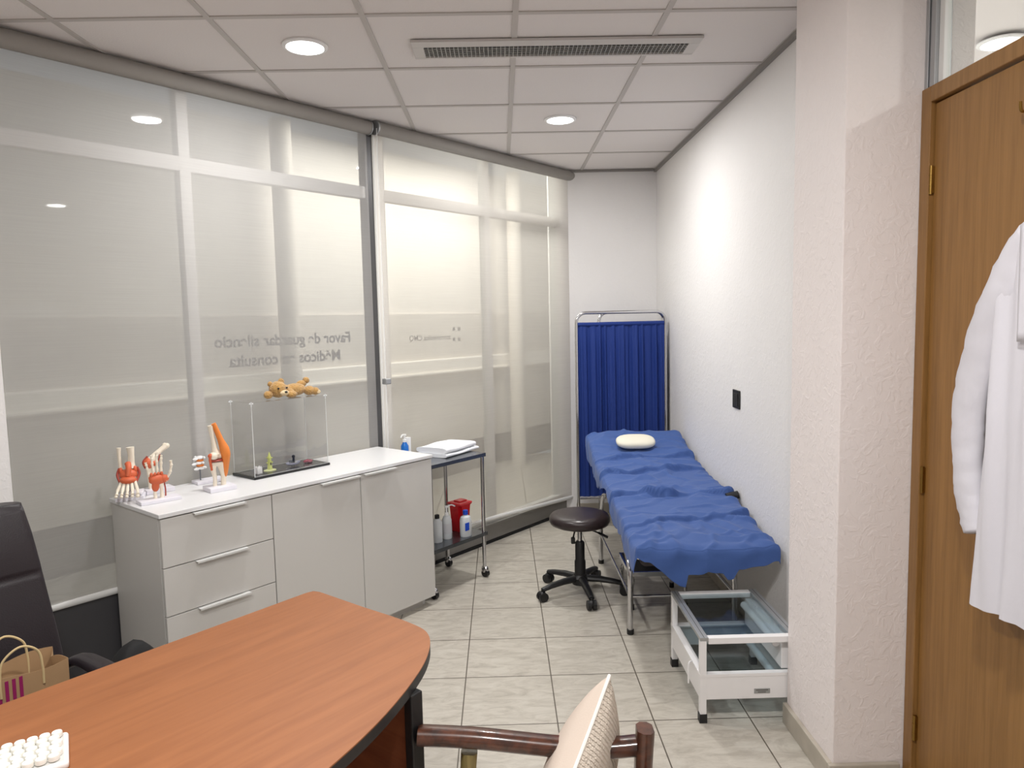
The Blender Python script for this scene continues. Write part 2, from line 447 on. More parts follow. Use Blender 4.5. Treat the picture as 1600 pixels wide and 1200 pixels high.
# transom above the door
def transom():
    r = sroot('window_3')
    bm = bmesh.new()
    box(bm, XD-.004, XD+.05, 2.318, 2.342, 2.385, H, bev=.002)
    box(bm, XD-.004, XD+.05, 2.355, 2.372, 2.385, H, bev=.002)
    box(bm, XD+.0, XD+.05, 1.36, 2.318, H-.03, H, bev=.002)
    build('window_frame', bm, M_ALU, r)
    build('gasket', bx(XD+.004, XD+.045, 2.342, 2.355, 2.385, H), M_ALUD, r)
    build('glazing_strip', bx(XD+.008, XD+.03, 2.292, 2.318, 2.385, H-.03, bev=.002), M_ALUW, r)
    build('pane', bx(XD+.018, XD+.024, 1.37, 2.31, 2.385, H-.03), M_GLASS, r)
transom()
bm = bmesh.new(); box(bm, 1.372, 1.43, 2.3722, 2.40, 0, H)

# ---- window wall (two bays) in its own frame: x along the wall, -y into the room
def rootP(s=0, off=0, z=0): return P(s, off, z)
def window_bay(n, s0, s1, mull, post_left):
    r = sroot('window_%d' % n, P(0, 0), TH)
    bm = bmesh.new()
    for a, b in ((s0, s0+.035), (s1-.035, s1), (mull-.028, mull+.028)):
        if not (n == 1 and b == s1): box(bm, a, b, -.03, .03, .14, H, bev=.002)
    box(bm, s0, s1, -.028, .028, 2.43, 2.50, bev=.002)
    box(bm, s0, s1, -.028, .028, .13, .17, bev=.002)
    build('window_frame', bm, mat('pale_frame', (208, 207, 204), .45), r)
    build('pane', bx(s0+.03, s1-.03, -.003, .003, .16, H-.01), M_GLASS, r)
    return r
W1 = window_bay(1, -2.545, -.49, -1.665, True)
build('jamb', bx(-.545, -.49, -.034, .03, .14, H), M_ALUD, W1)
W2 = window_bay(2, -.43, 1.70, .575, False)
build('mullion', bx(-.4895, -.415, -.045, .028, 0, H), mat('white_post', (246, 245, 240), .4), W2)
W2.children[-1].name = 'mullion'
# kick panels
bm = bmesh.new(); box(bm, -2.545, -.457, -.04, .035, .02, .45, bev=.002)
o = struct('trim_3', bm, M_PANELD); o.location = P(0, 0); o.rotation_euler = (0, 0, TH)
bm = bmesh.new()
for a, b in ((-.457, .03), (.034, 1.66)): box(bm, a, b, -.046, .035, .022, .128, bev=.003)
box(bm, -.457, 1.66, -.058, .0, .128, .146, bev=.002)
o = struct('trim_4', bm, M_PANEL); o.location = P(0, 0); o.rotation_euler = (0, 0, TH)
bm = bmesh.new(); box(bm, -2.545, 1.68, -.052, .035, .0, .02)
o = struct('trim_5', bm, M_BLACKM); o.location = P(0, 0); o.rotation_euler = (0, 0, TH)
# end post at the corner with the back wall
bm = bmesh.new(); box(bm, 1.70, 1.735, -.06, .04, 0, H, bev=.002); box(bm, 1.745, 1.80, -.055, .04, 0, H, bev=.002)
o = struct('trim_6', bm, M_ALUW); o.location = P(0, 0); o.rotation_euler = (0, 0, TH)

# lettering on the glass, read from outside
def lettering(text, s_start, s_end, zb, parent, m, name='lettering', bold=0.0):
    cu = bpy.data.curves.new('txt', 'FONT'); cu.body = text; cu.size = 1; cu.fill_mode = 'BOTH'; cu.offset = bold; cu.extrude = 0.012
    to = bpy.data.objects.new('txt', cu); COL.objects.link(to)
    dg = bpy.context.evaluated_depsgraph_get(); dg.update()
    me = bpy.data.meshes.new_from_object(to.evaluated_get(dg))
    bpy.data.objects.remove(to)
    xs = [v.co.x for v in me.vertices]; w = max(xs)-min(xs); x0 = min(xs)
    k = (s_end-s_start)/w
    for v in me.vertices:
        x, y, z = v.co; v.co = (s_start+(x-x0)*k, .0045+z*.03, zb+y*abs(k))
    o = link(name, me, m, parent)
    return o, abs(k)
M_VIN = mat('vinyl_lettering', (38, 37, 38), .6)
lettering('Favor de guardar silencio', -.682, -1.55, 1.560, W1, M_VIN, bold=.028)
lettering('Médicos en consulta', -.762, -1.475, 1.455, W1, M_VIN, bold=.028)
lettering('torremédica CMQ', .192, -.198, 1.545, W2, M_VIN, bold=.012)
bm = bmesh.new()
for a in (.215, .268):
    for z in (1.528, 1.602): box(bm, a, a+.024, .0035, .0055, z, z+.026)
build('emblem', bm, M_VIN, W2)

# ---- passage outside the glass
def passage():
    bm = bmesh.new()
    box(bm, -6, 7, 1.8, 1.95, .36, 1.12); box(bm, -6, 7, 1.8, 1.95, 1.28, 1.75)
    o = struct('wall_passage', bm, M_OUTW); o.location = P(0, 0); o.rotation_euler = (0, 0, TH)
    bm = bmesh.new(); box(bm, -6, 7, 1.74, 1.95, 1.12, 1.28, bev=.01); box(bm, -6, 7, 1.72, 1.95, 1.135, 1.15)
    o2 = build('ledge', bm, M_OUTB, o)
    bm = bmesh.new(); box(bm, -6, 7, 1.83, 1.97, 1.75, 3.3); build('upper_wall', bm, mat('upper_paint', (232, 226, 217), .8), o)
    bm = bmesh.new(); box(bm, -6, 7, 1.86, 2.0, 0, .36); build('plinth', bm, M_OUTD, o)
    for i, s in enumerate((-.05, 2.9)):
        bm = bmesh.new(); lathe(bm, [(.085, 0), (.085, 3.3)], (s, 1.6, 0), 24)
        o3 = build('passage_pillar', bm, M_OUTW, o, True)
passage()

# ================================================================= ROLLER BLINDS
def roller_blind(name, label, s0, s1, zb0, zb1, m, loc_s, chain=None, off=.08):
    r = thing(name, label, 'roller blind', P(loc_s, off, 0), TH)
    a, b = s0-loc_s, s1-loc_s
    ztop = 2.835
    def f(u, v):
        x = a+(b-a)*u; zb = zb0+(zb1-zb0)*u
        z = zb+(ztop-zb)*v
        y = .006*math.sin(x*3.1+z*.6)*(1-v)+.004*math.sin(x*9+1.3)*(1-v)
        return (x, y, z)
    bm = bmesh.new(); grid(bm, f, 60, 24)
    build('fabric', bm, m, r, True)
    bm = bmesh.new(); tube(bm, [(a-.012, -.008, 2.846), (b+.012, -.008, 2.846)], .040, 20); build('roll', bm, M_ROLL, r, True)
    bm = bmesh.new()
    tube(bm, [(a-.004, 0, zb0-.008), (b+.004, 0, zb1-.008)], .010, 10, flat=1.6); build('bottom_bar', bm, M_ALUW, r, True)
    for x in (a-.016, b+.016):
        bm = bmesh.new(); lathe(bm, [(.043, -.004), (.043, .004)]);
        bmesh.ops.transform(bm, matrix=Matrix.Translation((x, -.008, 2.846)) @ Matrix.Rotation(PI/2, 4, 'Y'), verts=bm.verts)
        box(bm, x-.003, x+.003, -.01, .05, 2.85, H); build('bracket', bm, M_ALU, r, True)
    if chain is not None:
        x = chain-loc_s
        bm = bmesh.new()
        for dx, dy in ((0, -.028), (.006, .012)):
            z = .55
            while z < 2.84:
                bmesh.ops.create_icosphere(bm, subdivisions=1, radius=.0032, matrix=Matrix.Translation((x+dx, dy, z)))
                z += .009
            tube(bm, [(x+dx, dy, .55), (x+dx, dy, 2.84)], .0016, 6)
        build('bead_chain', bm, M_WPL, r)
    return r
roller_blind('roller_blind', 'wide grey roller blind, the left one, pulled down behind the white cabinet', -2.495, -.545, .475, .455, M_BL1, -1.5, off=.052)
roller_blind('roller_blind', 'translucent roller blind nearest the blue screen, warm daylight behind it', -.486, 1.64, .262, .142, M_BL2, .6, chain=-.508)
o = tag(build('chain_clip', bx(-.022, .022, -.02, .02, -.018, .018, bev=.006), M_ALU), 'small metal clip on the white blind chain between the two blinds', 'clip')
o.location = P(-.496, .1, 1.305); o.rotation_euler = (0, 0, TH)

# ================================================================= CEILING FIXTURES
def downlight(x, y, label, z=H):
    r = thing('downlight', label, 'ceiling light', (x, y, z), 0, 'recessed round downlights')
    bm = bmesh.new()
    lathe(bm, [(.098, .003), (.098, -.003), (.09, -.008), (.082, -.008), (.078, .0), (.078, .003)], seg=40)
    bm2 = bmesh.new()
    build('trim_ring', bm, mat('lamp_rim', (240, 240, 240), .4), r, True)
    bm = bmesh.new(); lathe(bm, [(.078, -.002), (.078, -.006), (.001, -.0065)], seg=40); build('led_panel', bm, M_LED, r)
    return r
downlight(-.83, 3.262, 'lit round downlight in the ceiling to the left of the air grille')
downlight(.395, 4.485, 'lit round downlight in the ceiling above the exam bed corner, past the grille')
downlight(2.32, 3.345, 'lit round downlight seen through the transom pane above the wooden door')
def air_grille():
    x0, x1, y0, y1 = -.362, .915, 3.205, 3.408
    r = thing('air_grille', 'long white ceiling air grille with an egg-crate slot', 'vent', ((x0+x1)/2, (y0+y1)/2, H))
    hx = (x1-x0)/2; hy = (y1-y0)/2; sx = hx-.05; ya, yb = -.038, .084
    bm = bmesh.new()
    z0, z1 = -.012, .0
    box(bm, -hx, hx, -hy, ya, z0, z1, bev=.002); box(bm, -hx, hx, yb, hy, z0, z1, bev=.002)
    box(bm, -hx, -sx, ya, yb, z0, z1, bev=.002); box(bm, sx, hx, ya, yb, z0, z1, bev=.002)
    build('frame', bm, M_VENTF, r)
    build('dark_throat', bx(-sx, sx, ya, yb, -.003, -.001), M_VENTD, r)
    bm = bmesh.new(); n = 62
    for i in range(1, n): x = -sx+2*sx*i/n; box(bm, x-.0014, x+.0014, ya, yb, -.013, -.006)
    for j in range(1, 5): y = ya+(yb-ya)*j/5; box(bm, -sx, sx, y-.0012, y+.0012, -.0128, -.006)
    build('egg_crate', bm, M_VENTB, r)
air_grille()

# ================================================================= CABINET
def cabinet():
    s0, s1 = -2.125, -.565; sm = (s0+s1)/2; off1 = .548; off0 = .07
    r = thing('sideboard_cabinet', 'long white cabinet with three drawers and two doors along the blinds', 'cabinet', P(sm, off1), TH)
    L = s1-s0; D = off1-off0; h = .90
    X0, X1 = -L/2, L/2
    bm = bmesh.new()
    box(bm, X0, X0+.018, .02, D, .0, h-.02); box(bm, X1-.018, X1, .02, D, .05, h-.02)
    box(bm, X0+.018, X1-.018, D-.01, D, .05, h-.02); box(bm, X0+.018, X1-.018, .02, D-.01, .05, .068)
    box(bm, X0+.508, X0+.526, .021, D-.01, .068, h-.02); box(bm, X0+.018, X1-.018, .021, D-.01, h-.038, h-.02)
    build('body', bm, M_CARC, r)
    build('dark_gap', bx(X0+.018, X1-.018, .019, .022, .07, h-.024), M_LINE, r)
    build('plinth', bx(X0+.03, X1-.06, .05, D-.02, 0, .05), M_CARC, r)
    bm = bmesh.new()
    for x in (X1-.05, X1-.085): box(bm, x, x+.02, .06, .08, 0, .05)
    build('foot', bm, M_WPL, r)
    build('top', bx(X0-.006, X1+.006, -.006, D+.005, h-.018, h, bev=.002), M_WHITE, r)
    def handle(par, x0, x1, z):
        bm = bmesh.new()
        box(bm, x0, x1, -.024, .0, z-.001, z+.0015); box(bm, x0, x1, -.026, -.023, z-.006, z+.0015)
        build('handle', bm, mat('satin_handle', (214, 214, 212), .4), par)
    xa, xb = X0+.002, X0+.516
    for z0, z1 in ((.668, .876), (.458, .664), (.10, .454)):
        d = build('drawer', bx(xa, xb, -.0, .018, z0, z1, bev=.001), M_FRONT, r)
        handle(d, xa+.135, xa+.375, z1)
    d = build('door', bx(xb+.005, xb+.523, 0, .018, .055, .876, bev=.001), M_FRONT, r)
    handle(d, xb+.27, xb+.51, .876)
    d = build('door', bx(xb+.527, X1-.001, 0, .018, .055, .876, bev=.001), M_FRONT, r)
    handle(d, xb+.54, xb+.76, .876)
cabinet()
CT = .90

# ================================================================= ANATOMY MODELS
def stand(r, w, d, h=.018, z=0, steps=1):
    bm = bmesh.new(); box(bm, -w/2, w/2, -d/2, d/2, 0, h, bev=.003)
    build('stand', bm, M_STAND, r)
def bone(bm, pts, rs, n=6, seg=12):
    sp = spline(pts, n); m = len(sp); k = len(rs)
    rr = []
    for i in range(m):
        t = i/(m-1)*(k-1); a = min(k-2, int(t)); f = t-a; rr.append(rs[a]*(1-f)+rs[a+1]*f)
    tube(bm, sp, rr, seg)

def foot_model():
    r = thing('foot_skeleton_model', 'foot and ankle bone model with red ligaments at the left end of the cabinet', 'anatomy model', P(-2.078, .16, CT), TH-.5)
    bm = bmesh.new(); box(bm, -.055, .06, -.045, .045, 0, .02, bev=.003); box(bm, -.02, .055, -.04, .04, .02, .036, bev=.006)
    build('stand', bm, M_STAND, r)
    bm = bmesh.new(); tube(bm, [(0, .0, .03), (0, 0, .10)], .004); build('rod', bm, M_STEEL, r)
    bm = bmesh.new()
    bone(bm, [(.012, .01, .235), (.014, .01, .20), (.012, .012, .165), (.01, .01, .14)], [.017, .013, .014, .02])
    bone(bm, [(-.034, .015, .235), (-.035, .015, .20), (-.032, .012, .15), (-.03, .01, .122)], [.009, .0075, .008, .012])
    ball(bm, (0, .012, .12), .026, (1.1, 1.2, .8)); ball(bm, (.0, .04, .10), .022, (.9, 1.2, 1))
    build('shin_bones', bm, M_BONE, r, True)
    bm = bmesh.new()
    for i in range(5):
        x = -.036+.018*i; L = [.9, 1, 1.03, 1.06, 1.1][i]
        bone(bm, [(x*.6, -.012, .105), (x*.85, -.045, .078), (x*1.1, -.07*L, .056)], [.008, .006, .0075])
        bone(bm, [(x*1.1, -.07*L, .056), (x*1.15, -.083*L, .048), (x*1.18, -.095*L, .040)], [.0075, .005, .007])
        ball(bm, (x*1.2, -.104*L, .035), .007 if i < 4 else .009, (1, 1.1, .9))
    build('toe_bones', bm, M_BONE, r, True)
    bm = bmesh.new()
    ball(bm, (.0, -.005, .112), .03, (1.25, 1.0, .95)); ball(bm, (0, -.03, .093), .026, (1.35, 1.1, .7)); ball(bm, (.028, .0, .132), .012, (.8, 1, 1.6)); ball(bm, (-.03, .0, .13), .011, (.8, 1, 1.6))
    bone(bm, [(.0, .0, .162), (.004, -.022, .145), (0, -.035, .11)], [.014, .012, .01])
    build('ligament', bm, M_LIG, r, True)
    bm = bmesh.new()
    for k in (-1, 1): bone(bm, [(.036*k, -.0, .145), (.044*k, -.006, .115), (.034*k, -.03, .085)], [.004, .006, .004])
    bone(bm, [(-.032, -.024, .09), (0, -.046, .088), (.034, -.03, .085)], [.004, .005, .004]); build('tendon', bm, M_LIGR, r, True)
foot_model()
def elbow_model():
    r = thing('elbow_skeleton_model', 'bent elbow bone model at the back behind the hand model', 'anatomy model', P(-1.945, .125, CT), TH-.1)
    bm = bmesh.new(); box(bm, -.055, .07, -.04, .04, 0, .022, bev=.003); build('stand', bm, M_STAND, r)
    bm = bmesh.new()
    bone(bm, [(-.012, .0, .02), (-.012, 0, .07), (-.012, 0, .13)], [.011, .009, .012]); bone(bm, [(-.026, .0, .02), (-.028, 0, .08), (-.03, 0, .135)], [.008, .008, .011])
    bone(bm, [(-.02, 0, .15), (.0, 0, .172), (.028, 0, .195), (.052, 0, .21)], [.02, .015, .012, .014])
    ball(bm, (.058, 0, .213), .013); ball(bm, (.052, .01, .217), .01)
    build('arm_bones', bm, M_BONE, r, True)
    bm = bmesh.new(); ball(bm, (-.028, 0, .142), .024, (1, 1, 1.1)); ball(bm, (-.006, -.01, .14), .016, (1, 1, .8))
    build('ligament', bm, M_LIG, r, True)
    bm = bmesh.new(); bone(bm, [(-.012, -.014, .135), (.008, -.016, .145), (.022, -.01, .178)], [.004, .003, .003]); bone(bm, [(-.042, 0, .12), (-.05, 0, .15), (-.03, 0, .175)], [.004, .005, .004])
    build('tendon', bm, M_LIGR, r, True)
elbow_model()
def hand_model():
    r = thing('hand_skeleton_model', 'upright hand bone model with orange wrist on a long white base', 'anatomy model', P(-2.02, .315, CT), TH-.12)
    bm = bmesh.new(); box(bm, -.085, .085, -.04, .04, 0, .016, bev=.003); build('stand', bm, M_STAND, r)
    bm = bmesh.new()
    bone(bm, [(-.014, 0, .015), (-.014, 0, .05), (-.012, 0, .085)], [.008, .007, .011]); bone(bm, [(.014, 0, .015), (.014, 0, .05), (.013, 0, .08)], [.009, .007, .012])
    build('forearm_bones', bm, M_BONE, r, True)
    bm = bmesh.new()
    F = [(-.036, .010, .165), (-.018, -.004, .195), (0, -.004, .205), (.018, 0, .19)]
    for x, y, zt in F:
        z0 = .085; hh = zt+.015
        k = [z0, z0+(hh-z0)*.44, z0+(hh-z0)*.70, z0+(hh-z0)*.88, hh]
        for a, b in zip(k, k[1:]):
            fx = lambda z: x*(.75+.45*(z-z0)/(hh-z0))
            bone(bm, [(fx(a), y*(a-z0)*6, a), (fx((a+b)/2), y*((a+b)/2-z0)*6, (a+b)/2), (fx(b), y*(b-z0)*6, b)], [.0066, .0042, .0060], 4, 8)
    for a, b in (((.03, -.01, .09), (.05, -.014, .125)), ((.05, -.014, .128), (.056, -.016, .155)), ((.056, -.016, .157), (.055, -.016, .178))):
        a, b = Vector(a), Vector(b); bone(bm, [a, (a+b)/2, b], [.0075, .0045, .0065], 4, 8)
    build('finger_bones', bm, M_BONE, r, True)
    bm = bmesh.new(); ball(bm, (0, -.002, .098), .03, (1.25, .55, .75)); ball(bm, (.026, -.006, .1), .02, (1, .7, .9)); ball(bm, (-.012, -.004, .07), .016, (1, .6, 1.5)); ball(bm, (-.026, 0, .108), .014, (.8, .6, 1.2))
    for x in (-.026, -.012, .003, .017): ball(bm, (x, -.003, .122), .008, (.9, .8, 1.5))
    build('ligament', bm, M_LIG, r, True)
    bm = bmesh.new(); bone(bm, [(.029, -.0, .02), (.030, 0, .05), (.027, 0, .08)], [.003, .003, .003]); build('tendon', bm, M_LIGR, r, True)
hand_model()
def spine_model():
    r = thing('spine_model', 'small white vertebrae model on a low base behind the knee model', 'anatomy model', P(-1.71, .125, CT), TH-.1)
    bm = bmesh.new(); box(bm, -.05, .09, -.04, .04, 0, .016, bev=.003); build('stand', bm, M_STAND, r)
    bm = bmesh.new(); tube(bm, [(-.02, 0, .015), (-.02, 0, .08)], .003); build('rod', bm, M_STEEL, r)
    bm = bmesh.new()
    for i, (x, z) in enumerate(((-.014, .078), (-.024, .103), (-.018, .128))):
        ball(bm, (x, 0, z), .019, (1, 1, .5)); ball(bm, (x-.026, -.01, z-.003), .010, (1.3, .7, .7)); ball(bm, (x+.012, -.02, z+.002), .009, (.7, 1.4, .7)); ball(bm, (x-.012, .022, z), .009, (.8, 1.2, .8))
    build('vertebrae', bm, M_WPL, r, True)
    bm = bmesh.new()
    for z in (.091, .116): lathe(bm, [(.017, -.004), (.018, 0), (.017, .004)], (-.018, 0, z), 16)
    build('disc', bm, M_LIGO, r, True)
spine_model()
def knee_model():
    r = thing('knee_joint_model', 'tall knee joint model with orange tendon, right of the hand model', 'anatomy model', P(-1.745, .335, CT), TH-.12)
    bm = bmesh.new(); box(bm, -.062, .062, -.05, .05, 0, .022, bev=.003); build('stand', bm, M_STAND, r)
    bm = bmesh.new()
    bone(bm, [(-.022, 0, .02), (-.02, 0, .06), (-.026, 0, .105), (-.022, 0, .128)], [.009, .009, .013, .018]); bone(bm, [(.018, 0, .02), (.020, 0, .07), (.012, 0, .115), (.008, 0, .128)], [.012, .012, .018, .022])
    ball(bm, (-.006, 0, .128), .03, (1.15, .85, .4))
    build('shin_bones', bm, M_BONE, r, True)
    bm = bmesh.new()
    bone(bm, [(-.028, 0, .31), (-.02, 0, .25), (-.014, 0, .20), (-.01, 0, .172)], [.012, .010, .013, .022])
    ball(bm, (-.022, -.006, .165), .021, (1, 1.1, .95)); ball(bm, (.006, .006, .163), .021, (1, 1.1, .9))
    build('thigh_bone', bm, M_BONE, r, True)
    bm = bmesh.new()
    bone(bm, [(-.014, -.004, .318), (-.004, -.006, .29), (.012, -.01, .24), (.026, -.014, .195), (.03, -.016, .165), (.030, -.012, .12), (.028, -.006, .075), (.024, -.002, .055)], [.011, .012, .014, .022, .022, .015, .010, .004])
    build('tendon', bm, M_LIGO, r, True)
    bm = bmesh.new(); lathe(bm, [(.028, -.004), (.032, 0), (.028, .004)], (-.008, 0, .144), 20, 1.15, .9); build('cartilage', bm, M_LIGR, r, True)
    bm = bmesh.new(); bone(bm, [(-.038, -.01, .175), (-.042, -.012, .15), (-.036, -.01, .10)], [.008, .006, .005]); ball(bm, (-.038, -.01, .168), .012); build('ligament', bm, M_LIG, r, True)
knee_model()

# ================================================================= DISPLAY CASE
def case():
    s0, s1, o0, o1 = -1.532, -1.092, .09, .285
    r = thing('display_case', 'clear acrylic display case on a thin black base on the cabinet', 'display case', P((s0+s1)/2, (o0+o1)/2, CT), TH)
    w, d, h = (s1-s0)/2, (o1-o0)/2, .385
    build('base', bx(-w-.008, w+.008, -d-.008, d+.008, 0, .013, bev=.003), mat('black_gloss', (20, 20, 22), .25), r)
    t = .0022
    bm = bmesh.new()
    box(bm, -w, w, -d, -d+t, .013, h); box(bm, -w, w, d-t, d, .013, h); box(bm, -w, -w+t, -d, d, .013, h); box(bm, w-t, w, -d, d, .013, h); box(bm, -w, w, -d, d, h, h+t)
    build('acrylic_cover', bm, M_ACRYL, r)
    bm = bmesh.new(); e = .0013
    for x in (-w, w):
        for y in (-d, d): box(bm, x-e, x+e, y-e, y+e, .013, h)
    for y in (-d, d): box(bm, -w, w, y-e*.5, y+e*.5, .013, .0145)
    build('polished_edge', bm, mat('acrylic_edge', (214, 216, 216), .3), r)
    for x in (-w, w):
        for y in (-d, d):
            bm = bmesh.new(); box(bm, x-.011, x+.011, y-.002, y+.002, h-.004, h+.002); box(bm, x-.002, x+.002, y-.002, y+.002, h-.018, h+.006); box(bm, x-.002, x+.002, y-.009, y+.009, h-.004, h+.004)
            build('corner_clip', bm, mat('clip_plastic', (226, 228, 230), .3), r)
case()
CZ = CT+.013
def fig_at(name, s, off, label, cat): return thing(name, label, cat, P(s, off, CZ), TH)
r = fig_at('building_block', -1.475, .225, 'small white knobbed block at the left inside the display case', 'toy')
build('block', bx(-.014, .014, -.014, .014, 0, .034, bev=.003), M_WPL, r)
bm = bmesh.new()
for x in (-.009, .009):
    for y in (-.008, .008): lathe(bm, [(.004, .034), (.004, .039)], (x, y, 0), 10)
build('stud', bm, M_WPL, r)
M_LIME = mat('lime_resin', (206, 214, 120), .45); M_LIMEL = mat('pale_lime', (220, 226, 168), .45)
r = fig_at('tower_figurine', -1.395, .20, 'slim pale lime tower figurine inside the display case', 'figurine')
bm = bmesh.new(); lathe(bm, [(.026, 0), (.026, .004), (.012, .008)], seg=18, sx=1.3); build('base', bm, M_LIMEL, r, True)
bm = bmesh.new(); lathe(bm, [(.015, .004), (.011, .05), (.010, .068)], seg=6); box(bm, -.012, .012, -.012, .012, .066, .070); lathe(bm, [(.011, .070), (.0015, .098)], seg=6); box(bm, -.018, .018, -.003, .003, .040, .046); build('tower', bm, M_LIME, r)
bm = bmesh.new(); box(bm, -.003, .003, -.0125, -.009, .03, .044, bev=.0006); build('window', bm, M_LINE, r)
r = fig_at('toy_boat', -1.255, .20, 'small lavender toy boat inside the display case', 'toy')
bm = bmesh.new()
def boatf(u, v):
    a = u*2*PI; k = [1, .98, .75, .0][min(3, int(v*3+.001))]
    return (.044*k*math.cos(a), .021*k*math.sin(a)*(1 if abs(math.cos(a)) < .8 else .8), .022-v*.021 if v < .99 else .001)
grid(bm, boatf, 24, 3); bmesh.ops.remove_doubles(bm, verts=bm.verts, dist=.0005)
f = [v for v in bm.verts if abs(v.co.z-.022) < .001]
build('hull', bm, mat('lavender_resin', (168, 170, 200), .4), r, True)
bm = bmesh.new(); lathe(bm, [(.036, .015), (.036, .017)], seg=20, sy=.46); build('deck', bm, M_LIMEL, r, True)
bm = bmesh.new(); lathe(bm, [(.007, .016), (.006, .045), (.009, .047), (.009, .056), (.004, .06)], (.004, 0, 0), 14); build('funnel', bm, M_BLACK, r, True)
bm = bmesh.new(); box(bm, -.022, -.006, -.007, .007, .016, .032, bev=.002); build('cabin', bm, M_STEEL, r)
r = fig_at('red_ornament', -1.155, .19, 'little dark red ornament at the right inside the display case', 'ornament')
bm = bmesh.new()
for x, y, q in ((-.016, 0, .011), (0, .004, .012), (.016, -.002, .010), (.004, -.01, .009)): ball(bm, (x, y, q*.8), q, (1.1, 1, .8))
build('petals', bm, mat('wine_red', (150, 50, 74), .5), r, True)

# ---- plush bear lying on the case
def bear():
    r = thing('plush_bear', 'golden brown plush bear lying on its belly on top of the display case', 'soft toy', P(-1.235, .205, CT+.3875), TH)
    def part(name, L, m=M_BEAR):
        bm = bmesh.new()
        for c, q, sc in L: ball(bm, c, q, sc, 18, 12)
        for v in bm.verts: v.co += Vector(noise.noise_vector(v.co*260))*.0016
        return build(name, bm, m, r, True, angle=180)
    part('body', [((.015, .01, .036), .042, (1.6, .95, .8)), ((-.055, 0, .042), .03, (1, 1, .9))])
    part('head', [((-.10, -.012, .048), .044, (1.05, 1, .98))])
    part('muzzle', [((-.088, -.052, .03), .021, (1.2, .8, .75))], M_BEARL)
    part('ear', [((-.137, 0, .078), .014, (1, .6, 1))]); part('ear', [((-.072, .0, .085), .018, (1, .55, 1.05))])
    part('arm', [((-.045, -.05, .019), .026, (1.2, 1, .72)), ((-.04, -.03, .03), .02, (1, 1.2, .9))])
    part('arm', [((-.158, -.012, .024), .022, (1.1, 1, .95))])
    part('leg', [((.085, -.02, .026), .03, (1.05, 1, .85)), ((.11, -.04, .022), .022, (1, 1, .95))])
    part('leg', [((.075, .035, .062), .019, (1.6, 1, 1)), ((.105, .035, .078), .018, (1.1, 1, 1))])
    part('foot_pad', [((.118, -.058, .018), .013, (1, .4, .8))], M_BEARL)
    bm = bmesh.new(); ball(bm, (-.088, -.069, .036), .007, (1.2, .8, .8)); build('nose', bm, M_BLACK, r, True)
    for x in (-.122, -.072):
        bm = bmesh.new(); ball(bm, (x, -.052, .056), .005); build('eye', bm, M_BLACK, r, True)
bear()

# ================================================================= INSTRUMENT TROLLEY
def trolley():
    s0, s1, o0, o1 = -.53, -.03, .125, .497
    r = thing('instrument_trolley', 'chrome two-shelf trolley on castors beside the white cabinet', 'trolley', P((s0+s1)/2, (o0+o1)/2), TH)
    w, d = (s1-s0)/2, (o1-o0)/2
    def shelf(z, name):
        bm = bmesh.new(); box(bm, -w, w, -d, d, z-.003, z, bev=.001)
        for a in ((-w, w, -d, -d+.003), (-w, w, d-.003, d), (-w, -w+.003, -d, d), (w-.003, w, -d, d)): box(bm, *a, z-.022, z)
        build(name, bm, M_STEEL, r)
    shelf(.82, 'top_shelf'); shelf(.30, 'lower_shelf')
    for x in (-w+.018, w-.018):
        for y in (-d+.018, d-.018):
            bm = bmesh.new(); tube(bm, [(x, y, .07), (x, y, .80)], .0125, 14); leg = build('leg', bm, M_CHROME, r, True)
            bm = bmesh.new(); ball(bm, (x+.004, y, .045), .027, (.75, 1, 1)); tube(bm, [(x, y, .055), (x, y, .075)], .009)
            build('castor_hood', bm, M_CHROME, leg, True)
            bm = bmesh.new(); tube(bm, [(x-.012, y-.006, .025), (x+.014, y-.006, .025)], .025, 18); build('castor_wheel', bm, M_BLACK, leg, True)
trolley()
TT = .82; TL = .30
def towel():
    r = thing('folded_towel', 'folded white sheet lying on top of the chrome trolley', 'towel', P(-.155, .275, TT), TH+.1)
    def layer(z0, z1, w, d, dx, a):
        bm = bmesh.new()
        def f(u, v):
            # rounded slab wrapped as closed loop cross-section
            x = (u-.5)*w+dx; a_ = v*2*PI
            yy = math.cos(a_); zz = math.sin(a_)
            y = d/2*(abs(yy)**.35)*(1 if yy > 0 else -1); z = (z0+z1)/2+(z1-z0)/2*(abs(zz)**.6)*(1 if zz > 0 else -1)
            z += .003*math.sin(x*23+y*9)*(1 if zz > 0 else .2)
            return (x+y*a, y+x*.04, z)
        grid(bm, f, 24, 36); bmesh.ops.remove_doubles(bm, verts=bm.verts, dist=.0004); bmesh.ops.holes_fill(bm, edges=[e for e in bm.edges if e.is_boundary])
        return bm
    build('lower_fold', layer(.001, .024, .36, .25, 0, -.06), M_WCLOTH, r, True, angle=60)
    build('upper_fold', layer(.024, .058, .33, .235, -.006, -.05), M_WCLOTH, r, True, angle=60)
towel()
def bottle(name, label, s, off, z, prof, m, cat='bottle', parts=(), sx=1, sy=1, rz=0):
    r = thing(name, label, cat, P(s, off, z), TH+rz)
    bm = bmesh.new(); lathe(bm, prof, seg=24, sx=sx, sy=sy); build('bottle_body', bm, m, r, True)
    for nm, bmf, mm in parts:
        bm = bmesh.new(); bmf(bm); build(nm, bm, mm, r, True)
    return r
def pump(zb, L=.05, zs=.03, d=1):
    def f(bm):
        lathe(bm, [(.013, zb), (.013, zb+.016), (.005, zb+.018), (.005, zb+.018+zs), (.012, zb+.02+zs), (.012, zb+.03+zs)], seg=14)
        tube(bm, spline([(0, 0, zb+.026+zs), (L*.6*d, 0, zb+.027+zs), (L*d, 0, zb+.012+zs)], 5), .0045, 8)
    return f
